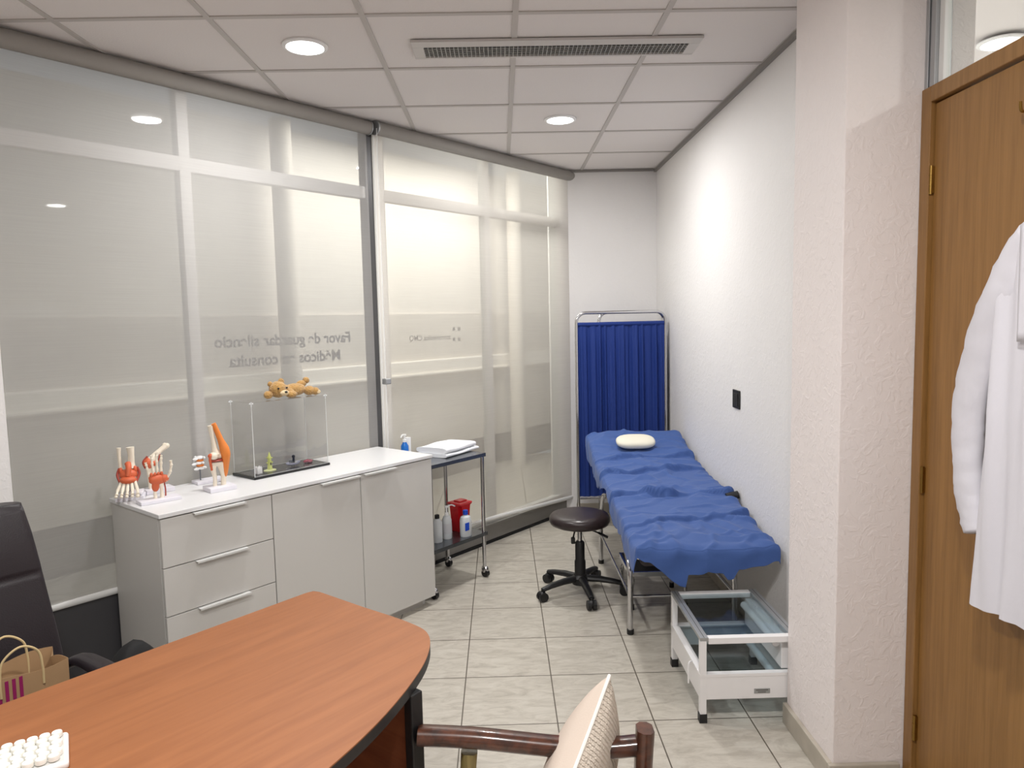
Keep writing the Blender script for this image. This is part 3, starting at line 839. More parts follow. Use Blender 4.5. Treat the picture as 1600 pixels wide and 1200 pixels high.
bottle('gel_pump_bottle', 'blue gel pump bottle behind the cabinet corner', -.455, .2, TT, [(.022, 0), (.024, .01), (.024, .08), (.013, .1), (.011, .108)], M_BLUEL, parts=(('pump', pump(.106, .03, .018, -1), M_WPL),))
o = tag(build('white_carton', bx(-.018, .018, -.014, .014, 0, .125, bev=.002), M_WPL), 'small plain white carton beside the blue gel bottle', 'box'); o.location = P(-.405, .17, TT); o.rotation_euler = (0, 0, TH)
def sharps():
    r = thing('sharps_container', 'red sharps container with a lid on the lower trolley shelf', 'container', P(-.105, .325, TL), TH)
    bm = bmesh.new(); lathe(bm, [(.062, 0), (.066, .005), (.080, .17), (.080, .178)], seg=4)
    bmesh.ops.rotate(bm, matrix=Matrix.Rotation(PI/4, 3, 'Z'), verts=bm.verts, cent=(0, 0, 0))
    bmesh.ops.bevel(bm, geom=[e for e in bm.edges if abs(e.verts[0].co.z-e.verts[1].co.z) > .05], offset=.018, segments=4, affect='EDGES')
    build('tub', bm, M_RED, r, True)
    bm = bmesh.new(); box(bm, -.06, .06, -.06, .06, .176, .192, bev=.008, seg=3); box(bm, -.03, .04, -.03, .03, .19, .202, bev=.005); build('lid', bm, M_REDL, r, True)
sharps()
bottle('square_bottle', 'clear square bottle with a blue cap in front of the red container', -.178, .442, TL, [(.038, 0), (.041, .006), (.041, .105), (.034, .125), (.014, .136), (.014, .142)], M_CLEARP, sx=1, sy=.85,
       parts=(('cap', lambda bm: lathe(bm, [(.017, .140), (.017, .166), (.014, .168)], seg=18), M_BLUEC), ('label', lambda bm: box(bm, -.0415, -.006, -.037, -.0345, .045, .095), M_BLUEC)))
bottle('pump_bottle', 'white pump bottle with a long bent spout on the lower trolley shelf', -.285, .38, TL, [(.029, 0), (.031, .006), (.031, .12), (.022, .142), (.012, .15)], M_CLEARP,
       parts=(('pump', pump(.148, .075, .03), M_WPL), ('label', lambda bm: lathe(bm, [(.0314, .035), (.0314, .10)], seg=24), mat('grey_label', (196, 196, 200), .5))))
bottle('capped_bottle', 'pale bottle with a black cap at the left on the lower trolley shelf', -.375, .385, TL, [(.029, 0), (.031, .006), (.031, .125), (.016, .148), (.013, .15)], M_CLEARP,
       parts=(('cap', lambda bm: lathe(bm, [(.015, .149), (.015, .172), (.011, .174)], seg=18), M_BLACK),))

# ================================================================= FOLDING SCREEN
def screen():
    r = thing('folding_screen', 'folding privacy screen with royal blue curtain and chrome tube frame behind the exam bed', 'screen', (.93, 5.5, 0), 0)
    def panel(x0, y0, x1, y1, zt, name):
        a = Vector((x0, y0, 0)); b = Vector((x1, y1, 0)); d = (b-a); L = d.length; d.normalize(); q = Vector((-d.y, d.x, 0))
        R = .075; up = Vector((0, 0, 1))
        pts = [a+up*.05, a+up*(zt-R)]
        for k in range(1, 6): t = k/6*PI/2; pts.append(a+d*(R-R*math.cos(t))+up*(zt-R+R*math.sin(t)))
        pts += [a+d*R+up*zt, a+d*(L-R)+up*zt]
        for k in range(1, 6): t = k/6*PI/2; pts.append(a+d*(L-R+R*math.sin(t))+up*(zt-R+R*math.cos(t)))
        pts += [b+up*(zt-R), b+up*.05]
        bm = bmesh.new(); tube(bm, pts, .0125, 14); f = build('frame', bm, M_CHROME, r, True)
        bm = bmesh.new(); tube(bm, [a+up*.26, b+up*.26], .009, 12); build('lower_rail', bm, M_CHROME, f, True)
        bm = bmesh.new(); tube(bm, [a+up*(zt-.088), b+up*(zt-.088)], .006, 10); build('curtain_rod', bm, M_CHROME, f, True)
        for e in (a, b):
            bm = bmesh.new(); tube(bm, [e, e+up*.055], .016, 12); build('foot_cap', bm, M_BLACK, f, True)
        # gathered cloth
        ph = random.random()*9
        def g(u, v):
            s = .012+(L-.024)*u
            w = .010*math.sin(s*95+2.2*math.sin(s*17+ph)+v*.9)+.006*math.sin(s*171+v*2+ph)+.006*math.sin(s*38-v*1.4)
            w *= (.35+.65*min(1, (1-v)*6)) * (.5+.5*min(1, v*6+.2))
            z = .275+(zt-.08-.275)*v
            p = a+d*s+q*w; return (p.x, p.y, z)
        bm = bmesh.new(); grid(bm, g, 200, 22); build('curtain', bm, M_CURT, r, True, angle=180)
        bm = bmesh.new(); tube(bm, [a+d*.012+up*(zt-.088), b-d*.012+up*(zt-.088)], .010, 10, flat=1.5); build('curtain_hem', bm, M_CURT, r, True)
    panel(-.348, -.02, .352, 0.03, 1.712, 'a')
    panel(-.165, .055, .40, .30, 1.712, 'b')
screen()

# ================================================================= EXAM BED
BX0, BX1, BY0, BY1 = .625, 1.275, 3.26, 5.12
def bedz(y):
    K = [(3.2, .575), (3.5, .60), (3.8, .638), (4.1, .668), (4.4, .69), (4.7, .722), (4.95, .782), (5.14, .842), (5.3, .89)]
    for (a, za), (b, zb) in zip(K, K[1:]):
        if y <= b: return za+(zb-za)*max(0, (y-a))/(b-a)
    return K[-1][1]
def exam_bed():
    r = thing('exam_bed', 'chrome-legged examination bed standing along the right wall', 'bed', ((BX0+BX1)/2, (BY0+BY1)/2, 0), 0)
    ox, oy = (BX0+BX1)/2, (BY0+BY1)/2
    C = lambda x, y, z: (x-ox, y-oy, z)
    # padded top
    bm = bmesh.new()
    n = 24
    rings = []
    for i in range(n+1):
        y = BY0+.01+(BY1-BY0-.02)*i/n; z = bedz(y)
        sec = []
        for dx, dz in ((BX0+.03, -.085), (BX0+.012, -.07), (BX0+.012, -.025), (BX0+.03, -.012), (BX1-.03, -.012), (BX1-.012, -.025), (BX1-.012, -.07), (BX1-.03, -.085)):
            sec.append(bm.verts.new(C(dx, y, z+dz)))
        rings.append(sec)
    for A, B in zip(rings, rings[1:]):
        for k in range(8): bm.faces.new((A[k], A[(k+1) % 8], B[(k+1) % 8], B[k]))
    bm.faces.new(rings[0][::-1]); bm.faces.new(rings[-1])
    build('mattress', bm, M_VINYL, r, True)
    # tubes
    for x in (BX0+.03, BX1-.05):
        bm = bmesh.new(); tube(bm, [C(x, y, bedz(y)-.098) for y in (3.4, 3.8, 4.2, 4.6, 4.95)], .0125, 12); build('side_rail', bm, M_CHROME, r, True)
    for y in (3.62, 4.75):
        bm = bmesh.new(); tube(bm, [C(BX0+.03, y, bedz(y)-.1), C(BX1-.05, y, bedz(y)-.1)], .0125, 12); build('cross_rail', bm, M_CHROME, r, True)
    for x in (.652, 1.205):
        sgn = -1 if x < 1 else 1
        bm = bmesh.new(); tube(bm, spline([C(x-.002, 4.15, .545), C(x-.004, 3.98, .525), C(x-.003, 3.80, .45), C(x, 3.66, .37), C(x, 3.632, .28), C(x, 3.632, .15), C(x, 3.632, .02)], 6), .0145, 14)
        l = build('leg', bm, M_CHROME, r, True)
        bm = bmesh.new(); tube(bm, [C(x, 3.632, 0), C(x, 3.632, .024)], .019, 14); build('rubber_tip', bm, M_BLACK, l, True)
        bm = bmesh.new(); tube(bm, spline([C(x, 4.42, .55), C(x, 4.60, .50), C(x, 4.70, .36), C(x, 4.73, .2), C(x, 4.73, .02)], 6), .0145, 14)
        l = build('leg', bm, M_CHROME, r, True)
        bm = bmesh.new(); tube(bm, [C(x, 4.73, 0), C(x, 4.73, .024)], .019, 14); build('rubber_tip', bm, M_BLACK, l, True)
    bm = bmesh.new(); tube(bm, [C(.652, 3.64, .20), C(1.205, 3.64, .20)], .008, 10)
    tube(bm, [C(.652, 3.64, .2), C(.652, 4.72, .2)], .008, 10); tube(bm, [C(1.205, 3.64, .2), C(1.205, 4.72, .2)], .008, 10); build('stretcher', bm, M_CHROME, r, True)
    bm = bmesh.new(); tube(bm, [C(BX1-.03, 3.90, .655), C(BX1+.036, 3.90, .668)], .022, 16); build('knob', bm, M_BLACK, r, True)
exam_bed()
def drape():
    W_, L_ = BX1-BX0+.012, BY1-BY0+.01
    r0 = Vector((BX0-.006, BY0-.006, 0))
    folds = [(.905, 4.70, .030, .16), (.905, 4.41, .040, .12), (.92, 3.965, .044, .22), (.90, 3.60, .030, .20)]
    slant = [.10, .18, -.06, .16]
    nz = lambda x, y, k, a: noise.noise(Vector((x*k, y*k, a)))
    def height(x, y):
        z = bedz(y)
        for i, ((xc, yf, a, L), sl) in enumerate(zip(folds, slant)):
            yy = yf+sl*(x-xc)+.03*nz(x, 0, 6, i*3.1)+.012*nz(x, 0, 17, i)
            dd = y-yy
            am = a*max(.12, .62+1.3*nz(x, yf, 5, 7+i))
            if dd > 0: z += am*math.exp(-dd/(L*.45))
            elif dd > -.007: z += am*(1+dd/.007)
            if -.05 < dd < 0: z -= .004
        # crisp paper creases: ridges where the folded noise changes sign
        z += .006
        for k, am, a, b in ((3.6, .016, .35, 2.7), (6.5, .009, -.6, 9.1)):
            w = nz(x*.75+y*a, y-x*a*.4, k, b); z += am*(1-min(1, abs(w)*5.5))-am*.2
        z += .007*nz(x+y*.45, y*.8, 4, 1.3)+.002*nz(x*1.3-y*.6, y, 14, 5)
        # diagonal creases near the foot
        if y < 3.75:
            for (px, py, dx, dy, am) in ((.80, 3.6, -.35, -1, .014), (.98, 3.6, .8, -1, .014), (1.1, 3.62, .5, -1, .010), (.72, 3.62, .25, -1, .010)):
                d = Vector((dx, dy)).normalized(); q = Vector((x-px, y-py)); s = q.dot(d)
                if s > -.05:
                    c = q.x*d.y-q.y*d.x; z += am*math.exp(-(c/.022)**2)*min(1, (s+.05)/.1)
        return z
    A, B, F = .15, .055, .30
    def foot_len(x):
        t = x
        K = [(0, .055), (.10, .10), (.195, .19), (.225, .185), (.235, .125), (.33, .115), (.40, .12), (.425, .155), (.45, .15), (.475, .105), (.57, .10), (.70, .08)]
        for (a, la), (b, lb) in zip(K, K[1:]):
            if t <= b: return la+(lb-la)*(t-a)/(b-a)
        return .08
    def side_len(y):
        return .095+.035*math.sin(y*5.3)+.03*math.sin(y*11+1)
    nu, nv = 130, 400
    bm = bmesh.new()
    def f(u, v):
        x = -A+(W_+A+B)*u; y = -F+(L_+F)*v
        cx = min(max(x, 0), W_); cy = max(y, 0)
        hx = (x-cx); hy = (y-cy)
        if hx < 0: hx = -side_len(cy)*(-hx/A)
        if hy < 0: hy = -foot_len(cx)*(-hy/F)
        h = math.hypot(hx, hy)
        wx, wy = r0.x+cx, r0.y+cy
        z = height(wx, wy)
        # soften rim
        e = min(cx, W_-cx, cy, L_-cy+.2)
        if e < .035: z -= .012*(1-e/.035)**2
        if h > 0:
            z += 0
            push = .018*(1-math.exp(-h/.02))+.012*nz(wx, wy+h, 9, 2)*min(1, h/.05)
            push = max(push, .004)
            wx += hx/h*push; wy += hy/h*push
            if hx > 0: wx = min(wx, 1.312)
            z -= h-.012*(1-math.exp(-h/.02))
        return (wx, wy, z)
    grid(bm, f, nu, nv)
    o = build('drape_sheet', bm, M_DRAPE, None, True, angle=180)
    md = o.modifiers.new('thick', 'SOLIDIFY'); md.thickness = .0015; md.offset = 1
    tag(o, 'crumpled blue paper drape sheets covering the exam bed', 'drape sheet')
    # loose corner flap at the head
    bm = bmesh.new()
    def g(u, v):
        x = BX0-.035*(1-u)-.05*v*(1-u); y = 5.10-.18*u-.03*v
        return (x+.012*math.sin(v*4), y, bedz(y)+.004-.16*v*(1-.3*u)+.012*math.sin(u*7))
    return o
drape()
def pillow():
    bm = bmesh.new()
    def f(u, v):
        a = u*2*PI; t = v*PI
        c = math.cos(a); s = math.sin(a); k = math.sin(t)
        se = lambda q, e: (abs(q)**e)*(1 if q > 0 else -1)
        return (.135*se(c, .7)*se(k, .7), .085*se(s, .75)*se(k, .7), .034*se(math.cos(t), .85))
    grid(bm, f, 40, 24); bmesh.ops.remove_doubles(bm, verts=bm.verts, dist=.0003)
    o = build('head_pillow', bm, mat('cream_pillow', (228, 224, 206), .55), None, True, angle=180)
    o.location = (.917, 4.86, .814); o.rotation_euler = (.28, 0, -.04)
    tag(o, 'small oval cream pillow at the head of the exam bed', 'pillow')
pillow()
# outlet plate
r = thing('wall_outlet', 'black rectangular outlet plate on the white wall above the bed', 'outlet', (XR, 3.955, 1.20), 0)
build('plate', bx(-.008, 0, -.058, .058, -.052, .052, bev=.003), M_BLACK, r)
bm = bmesh.new(); box(bm, -.011, -.007, -.04, .04, -.035, .035, bev=.002); build('socket_insert', bm, M_BLACKM, r)

# step stool under the bed
def footstep():
    x0, x1, y0, y1 = .70, 1.04, 3.93, 4.28; cx, cy = (x0+x1)/2, (y0+y1)/2
    r = thing('foot_stool', 'low chrome step stool with black rubber top under the exam bed', 'step stool', (cx, cy, 0), 0)
    w, d = (x1-x0)/2, (y1-y0)/2
    build('top', bx(-w+.012, w-.012, -d+.012, d-.012, .205, .222, bev=.003), M_BLACKM, r)
    bm = bmesh.new(); box(bm, -w, w, -d, -d+.012, .198, .224); box(bm, -w, w, d-.012, d, .198, .224); box(bm, -w, -w+.012, -d, d, .198, .224); box(bm, w-.012, w, -d, d, .198, .224); build('rim', bm, M_CHROME, r)
    for sx in (-1, 1):
        for sy in (-1, 1):
            x, y = sx*(w-.02), sy*(d-.02)
            bm = bmesh.new(); tube(bm, spline([(x, y, .2), (x-sx*.004, y+sy*.004, .16), (x+sx*.004, y+sy*.006, .12), (x+sx*.004, y+sy*.006, .01)], 5), .011, 12); l = build('leg', bm, M_CHROME, r, True)
            bm = bmesh.new(); tube(bm, [(x+sx*.004, y+sy*.006, 0), (x+sx*.004, y+sy*.006, .03)], .015, 12); build('rubber_tip', bm, M_BLACK, l, True)
footstep()

# ================================================================= DOCTOR STOOL
def stool():
    r = thing('rolling_stool', 'round dark brown rolling stool with a black five-spoke base beside the bed', 'stool', (.452, 4.215, 0), 0)
    bm = bmesh.new(); lathe(bm, [(.05, .425), (.155, .427), (.176, .437), (.184, .455), (.183, .474), (.172, .49), (.14, .499), (.06, .503), (0, .504)], seg=48)
    s = build('seat', bm, M_VINYL, r, True, angle=60)
    bm = bmesh.new(); lathe(bm, [(.014, .30), (.014, .428)], seg=16); build('piston', bm, M_CHROME, r, True)
    bm = bmesh.new(); lathe(bm, [(.034, .075), (.034, .2), (.029, .21), (.029, .315), (.022, .325)], seg=24); lathe(bm, [(.05, .06), (.052, .10), (.036, .12)], seg=24); build('column', bm, M_BLACK, r, True)
    bm = bmesh.new(); tube(bm, spline([(0, 0, .42), (-.03, -.03, .40), (-.045, -.05, .36)], 4), .005); box(bm, -.058, -.034, -.062, -.04, .325, .365, bev=.005); build('height_lever', bm, M_BLACK, r, True)
    bm = bmesh.new(); tube(bm, spline([(.0, 0, .42), (.09, -.03, .39), (.15, -.04, .365)], 4), .005); tube(bm, [(.11, -.03, .382), (.165, -.042, .355)], .012, 10, flat=.6); build('tilt_lever', bm, M_BLACK, r, True)
    for k in range(5):
        a = math.radians(205.7+72*k); c, sn = math.cos(a), math.sin(a); R = .265
        bm = bmesh.new()
        pts = [(c*.03, sn*.03, .095), (c*.12, sn*.12, .092), (c*.21, sn*.21, .080), (c*R, sn*R, .068)]
        tube(bm, pts, [.026, .024, .020, .017], 10, flat=.8); l = build('leg', bm, M_BLACK, r, True)
        bm = bmesh.new(); q = Vector((-sn, c, 0)); ctr = Vector((c*R, sn*R, .028))
        tube(bm, [ctr-q*.026, ctr-q*.006], .028, 18); tube(bm, [ctr+q*.006, ctr+q*.026], .028, 18); tube(bm, [ctr, ctr+Vector((0, 0, .045))], .008); ball(bm, ctr+Vector((0, 0, .012)), .024, (1, 1, .9))
        build('castor', bm, M_BLACK, l, True)
stool()

# ================================================================= WHITE GLASS-TOP CART
def low_cart():
    x0, x1, y0, y1 = .782, 1.128, 2.765, 3.285
    # far right corner tucked behind the column: table runs 0.46 m wide
    x1 = 1.19; y0 = 2.782
    x0 = .785
    cx, cy = (x0+x1)/2, (y0+y1)/2; w, d = (x1-x0)/2, (y1-y0)/2
    r = thing('glass_cart', 'low white metal cart with two glass shelves at the foot of the bed', 'cart', (cx, cy, 0), 0)
    q = .013; h = .362
    for sx in (-1, 1):
        for sy in (-1, 1):
            x, y = sx*(w-q), sy*(d-q)
            l = build('post', bx(x-q, x+q, y-q, y+q, .03, h-.012, bev=.0015), M_CART, r)
            build('rubber_foot', bx(x-q-.003, x+q+.003, y-q-.003, y+q+.003, 0, .038, bev=.002), M_BLACK, l)
    for y in (-d, d-.03): build('top_rail', bx(-w+.034, w-.034, y, y+.03, h-.026, h, bev=.0015), M_CART, r)
    for x in (-w-.001, w-.033):
        bm = bmesh.new(); box(bm, x, x+.034, -d-.001, d+.001, h-.012, h+.003, bev=.0015); e = build('metal_edge', bm, M_ALU, r)
        build('groove', bx(x+.016, x+.018, -d, d, h+.0028, h+.0036), M_LINE, e)
    build('glass_top', bx(-w+.03, w-.03, -d+.025, d-.025, h-.008, h-.003), M_TGLASS, r)
    bm = bmesh.new(); z0, z1 = .10, .20
    box(bm, -w+.004, w-.004, -d+.001, -d+.008, z0, z1, bev=.001); box(bm, -w+.004, w-.004, d-.008, d-.001, z0, z1, bev=.001)
    box(bm, -w+.001, -w+.008, -d+.004, d-.004, z0, z1, bev=.001); box(bm, w-.008, w-.001, -d+.004, d-.004, z0, z1, bev=.001)
    build('side_panel', bm, M_CART, r)
    bm = bmesh.new()
    e = .001; box(bm, -w-e, w+e, -d-e, -d+.026, z1-.004, z1+.008); box(bm, -w-e, w+e, d-.026, d+e, z1-.004, z1+.008); box(bm, -w-e, -w+.03, -d+.026, d-.026, z1-.004, z1+.008); box(bm, w-.03, w+e, -d+.026, d-.026, z1-.004, z1+.008)
    build('lower_rim', bm, M_CART, r)
    build('glass_shelf', bx(-w+.026, w-.026, -d+.024, d-.024, z1-.002, z1+.003), M_TGLASS, r)
    bm = bmesh.new(); box(bm, .02, .085, -d-.001, -d+.0015, .122, .142); p = build('maker_plate', bm, M_ALU, r)
    bm = bmesh.new(); 
    for i in range(9): box(bm, .028+i*.0055, .0315+i*.0055, -d-.0016, -d-.0008, .134, .138)
    for i in range(6): box(bm, .036+i*.0055, .0395+i*.0055, -d-.0016, -d-.0008, .126, .1295)
    build('plate_print', bm, M_LINE, p)
    bm = bmesh.new(); tube(bm, spline([(-w+.002, -.13, .205), (-w-.016, -.145, .21), (-w-.022, -.15, .19), (-w-.022, -.15, .12)], 6), .0035, 8); build('hook', bm, M_CART, r, True)
    # white tube lying inside along the right rail
    for z in (h-.05, .165):
        bm = bmesh.new(); tube(bm, [(w-.075, -d+.05, z), (w-.075, d-.06, z)], .017, 14); build('side_tube', bm, M_CART, r, True)
    build('back_tray', bx(w-.06, w-.012, -d+.03, d-.03, .21, h-.03, bev=.002), M_CART, r)
low_cart()

# ================================================================= DESK
DC = P(-2.8, 1.9)
def desk():
    r = thing('office_desk', 'cherry wood desk with a rounded end and black edge in the foreground', 'desk', DC, TH)
    # outline in wall frame: (s, off) -> local (s+2.8, -(off-1.9))
    pts = [(-3.75, 1.487)] + [(-2.06, 1.470), (-2.035, 1.476), (-2.026, 1.50)]
    cur = spline([(-2.02, 1.72, 0), (-2.012, 1.93, 0), (-2.035, 2.04, 0), (-2.13, 2.135, 0), (-2.27, 2.215, 0), (-2.44, 2.285, 0), (-2.62, 2.335, 0), (-2.85, 2.38, 0), (-3.1, 2.40, 0)], 8)
    pts += [(p.x, p.y) for p in cur] + [(-3.75, 2.40)]
    loc = [(s+2.8, -(o-1.9)) for s, o in pts]
    bm = bmesh.new(); prism(bm, loc, .757, .7605); build('desktop', bm, M_DESK, r)
    bm = bmesh.new(); prism(bm, loc, .729, .757)
    bm2 = bm
    build('edge_band', bm, M_BLACK, r)
    c = Vector((loc[10][0], loc[10][1]))
    build('modesty_panel', bx(-.70, .543, -.02, 0, .12, .729), M_DESKP, r)
    # end panel with black post
    build('end_panel', bx(.543, .568, -.285, .30, .06, .729), M_DESKP, r)
    bm = bmesh.new(); box(bm, .535, .575, -.315, -.285, .0, .729, bev=.004); box(bm, .525, .585, -.34, .34, 0, .06, bev=.006); leg = build('leg', bm, M_BLACK, r)
    bm = bmesh.new(); box(bm, -.90, -.87, -.34, .36, 0, .729); build('end_panel', bm, M_DESKP, r)
desk()
DT = .7605
def keyboard():
    r = thing('keyboard', 'white keyboard with round cream keys on the desk', 'keyboard', (-1.098, 1.388, DT), .545)
    # local x along the keyboard's length, y towards the back
    Wd, Dp = .34, .135
    bm = bmesh.new()
    box(bm, -Wd/2, Wd/2, -Dp/2, Dp/2, 0, .018, bev=.007, seg=3)
    build('case', bm, M_KEYB, r, True)
    bm = bmesh.new(); box(bm, -Wd/2+.008, Wd/2-.008, -Dp/2+.008, Dp/2-.008, .017, .0186); build('key_bed', bm, mat('grey_bed', (206, 204, 200), .5), r)
    kb = None
    me = None
    for j in range(6):
        n = 14
        for i in range(n):
            x = Wd/2-.021-i*.0225-(.005 if j % 2 else 0); y = Dp/2-.019-j*.0195
            if x < -Wd/2+.016 or y < -Dp/2+.014: continue
            if me is None:
                bm = bmesh.new(); lathe(bm, [(.0106, .0185), (.0105, .027), (.0097, .0285), (.0078, .0275), (.001, .027)], seg=16)
                k = build('key', bm, M_KEY, r, True); me = k.data
            else:
                k = bpy.data.objects.new('key', me); COL.objects.link(k); k.parent = r
            k.location = (x, y, .001*abs(2.5-j))
keyboard()
o = bmesh.new(); lathe(o, [(.02, 0), (.026, .004), (.026, .02), (.02, .028), (.004, .031)], seg=24, sx=1.0, sy=1.5)
o = tag(build('computer_mouse', o, M_KEYB, None, True), 'white rounded mouse at the left edge of the desk behind the keyboard', 'mouse')
o.location = (-1.185, 1.545, DT); o.rotation_euler = (0, 0, .3)

# ================================================================= OFFICE CHAIR
def office_chair():
    r = thing('office_chair', 'black leather high-back office chair behind the desk', 'chair', P(-2.86, 1.0), TH)
    # local -y is towards the desk; back at +y
    bm = bmesh.new()
    def back(u, v):
        # closed superellipse section swept up the back
        z = .46+v*.62
        wv = [.275, .272, .265, .256, .248, .238, .222]
        t = v*6; a = min(5, int(t)); f = t-a; w = wv[a]*(1-f)+wv[a+1]*f
        yc = .22+.145*v
        th = .055 if v < .62 else .055+.008*math.sin((v-.62)/.38*PI)
        if abs(v-.62) < .012: th -= .006
        if v > .97: th *= .6
        if v < .02: th *= .6
        ang = u*2*PI; c, s = math.cos(ang), math.sin(ang)
        se = lambda q, e: (abs(q)**e)*(1 if q > 0 else -1)
        wing = .03*(abs(c)**4)
        return (w*se(c, .45), yc+th*se(s, .7)-wing, z+.012*math.cos(ang)*0)
    grid(bm, back, 48, 60); bmesh.ops.remove_doubles(bm, verts=bm.verts, dist=.0003)
    bmesh.ops.holes_fill(bm, edges=[e for e in bm.edges if e.is_boundary])
    b = build('backrest', bm, M_LEATH, r, True, angle=70)
    bm = bmesh.new()
    bm.free()
    bm = bmesh.new(); box(bm, -.26, .26, -.28, .22, .40, .50, bev=.04, seg=4); build('seat', bm, M_LEATH, r, True)
    for x in (-1, 1):
        bm = bmesh.new()
        tube(bm, spline([(x*.265, .20, .51), (x*.295, .12, .55), (x*.30, .0, .565), (x*.30, -.15, .57), (x*.295, -.30, .555)], 8), [.022, .03, .032, .034, .036, .034, .026], 12, flat=.6)
        a = build('armrest', bm, M_LEATH, r, True)
        bm = bmesh.new(); tube(bm, spline([(x*.30, -.16, .52), (x*.31, -.12, .48), (x*.26, -.02, .43)], 6), .014, 10, flat=1.3); build('arm_bracket', bm, M_BLACK, a, True)
    bm = bmesh.new(); lathe(bm, [(.03, .10), (.03, .40)]); lathe(bm, [(.05, .07), (.05, .12), (.03, .14)]); build('column', bm, M_BLACK, r, True)
    for k in range(5):
        a = k*2*PI/5+.3; c, s = math.cos(a), math.sin(a)
        bm = bmesh.new(); tube(bm, [(c*.03, s*.03, .1), (c*.3, s*.3, .075)], [.028, .018], 10, flat=.8); l = build('leg', bm, M_BLACK, r, True)
        bm = bmesh.new(); tube(bm, [(c*.3-s*.02, s*.3+c*.02, .03), (c*.3+s*.02, s*.3-c*.02, .03)], .03, 16); tube(bm, [(c*.3, s*.3, .03), (c*.3, s*.3, .08)], .008); build('castor', bm, M_BLACK, l, True)
office_chair()
def paper_bag():
    r = thing('paper_bag', 'open brown kraft paper bag with magenta stripes on the office chair', 'bag', P(-2.80, 1.065, .502), TH+.06)
    w, d, h = .125, .05, .165
    bm = bmesh.new()
    def wall(p, q, e):
        pass
    def f(u, v):
        k = u*4; i = min(3, int(k)); t = k-i
        c = [(-w, -d), (w, -d), (w, d), (-w, d)]
        a, b = c[i], c[(i+1) % 4]; x = a[0]+(b[0]-a[0])*t; y = a[1]+(b[1]-a[1])*t
        if i in (1, 3): x += (-1 if i == 1 else 1)*.028*v*(1-abs(2*t-1))
        zz = h*v*(1.0 + (.05 if i == 2 else 0))+(.008*math.sin(u*25) if v > .95 else 0)
        return (x, y*(1+.1*v), zz)
    grid(bm, f, 48, 12); bmesh.ops.remove_doubles(bm, verts=bm.verts, dist=.0003)
    box(bm, -w, w, -d, d, 0, .002)
    o = build('bag_body', bm, M_KRAFT, r)
    o.modifiers.new('t', 'SOLIDIFY').thickness = .001
    bm = bmesh.new()
    for i in range(4): x = -.062+i*.018; box(bm, x, x+.009, -d*1.1-.0018, -d-.0002, .004, h-.004)
    def shear(v): v.co.y = v.co.y if v.co.y > -d-.001 else -d*(1+.1*v.co.z/h)-.0012
    for v in bm.verts:
        base = -d*(1+.1*v.co.z/h); v.co.y = base-.0016 if v.co.y < -d-.001 else base-.0004
    build('printed_stripe', bm, M_MAG, r)
    for y in (-d*1.1, d*1.1):
        bm = bmesh.new(); tube(bm, spline([(-.055, y, h-.05), (-.055, y, h), (-.045, y, h+.055), (0, y*1.1, h+.085), (.045, y, h+.055), (.055, y, h), (.055, y, h-.05)], 8), .0035, 8)
        build('cord_handle', bm, M_ROPE, r, True)
paper_bag()
# black bag by the cabinet
r = thing('black_bag', 'black bag with a rounded top on the floor left of the white cabinet', 'bag', P(-2.32, .70, 0), TH)
bm = bmesh.new()
def bagf(u, v):
    a = u*2*PI; c, s = math.cos(a), math.sin(a)
    se = lambda q, e: (abs(q)**e)*(1 if q > 0 else -1)
    k = 1 if v < .55 else math.cos((v-.55)/.45*PI/2)**.62
    return (.12*se(c, .6)*max(k, .001), .085*se(s, .6)*max(k, .001), .002+.478*v)
grid(bm, bagf, 36, 24); bmesh.ops.remove_doubles(bm, verts=bm.verts, dist=.0005)
bmesh.ops.holes_fill(bm, edges=[e for e in bm.edges if e.is_boundary])
build('bag_body', bm, M_BLACKM, r, True, angle=60)

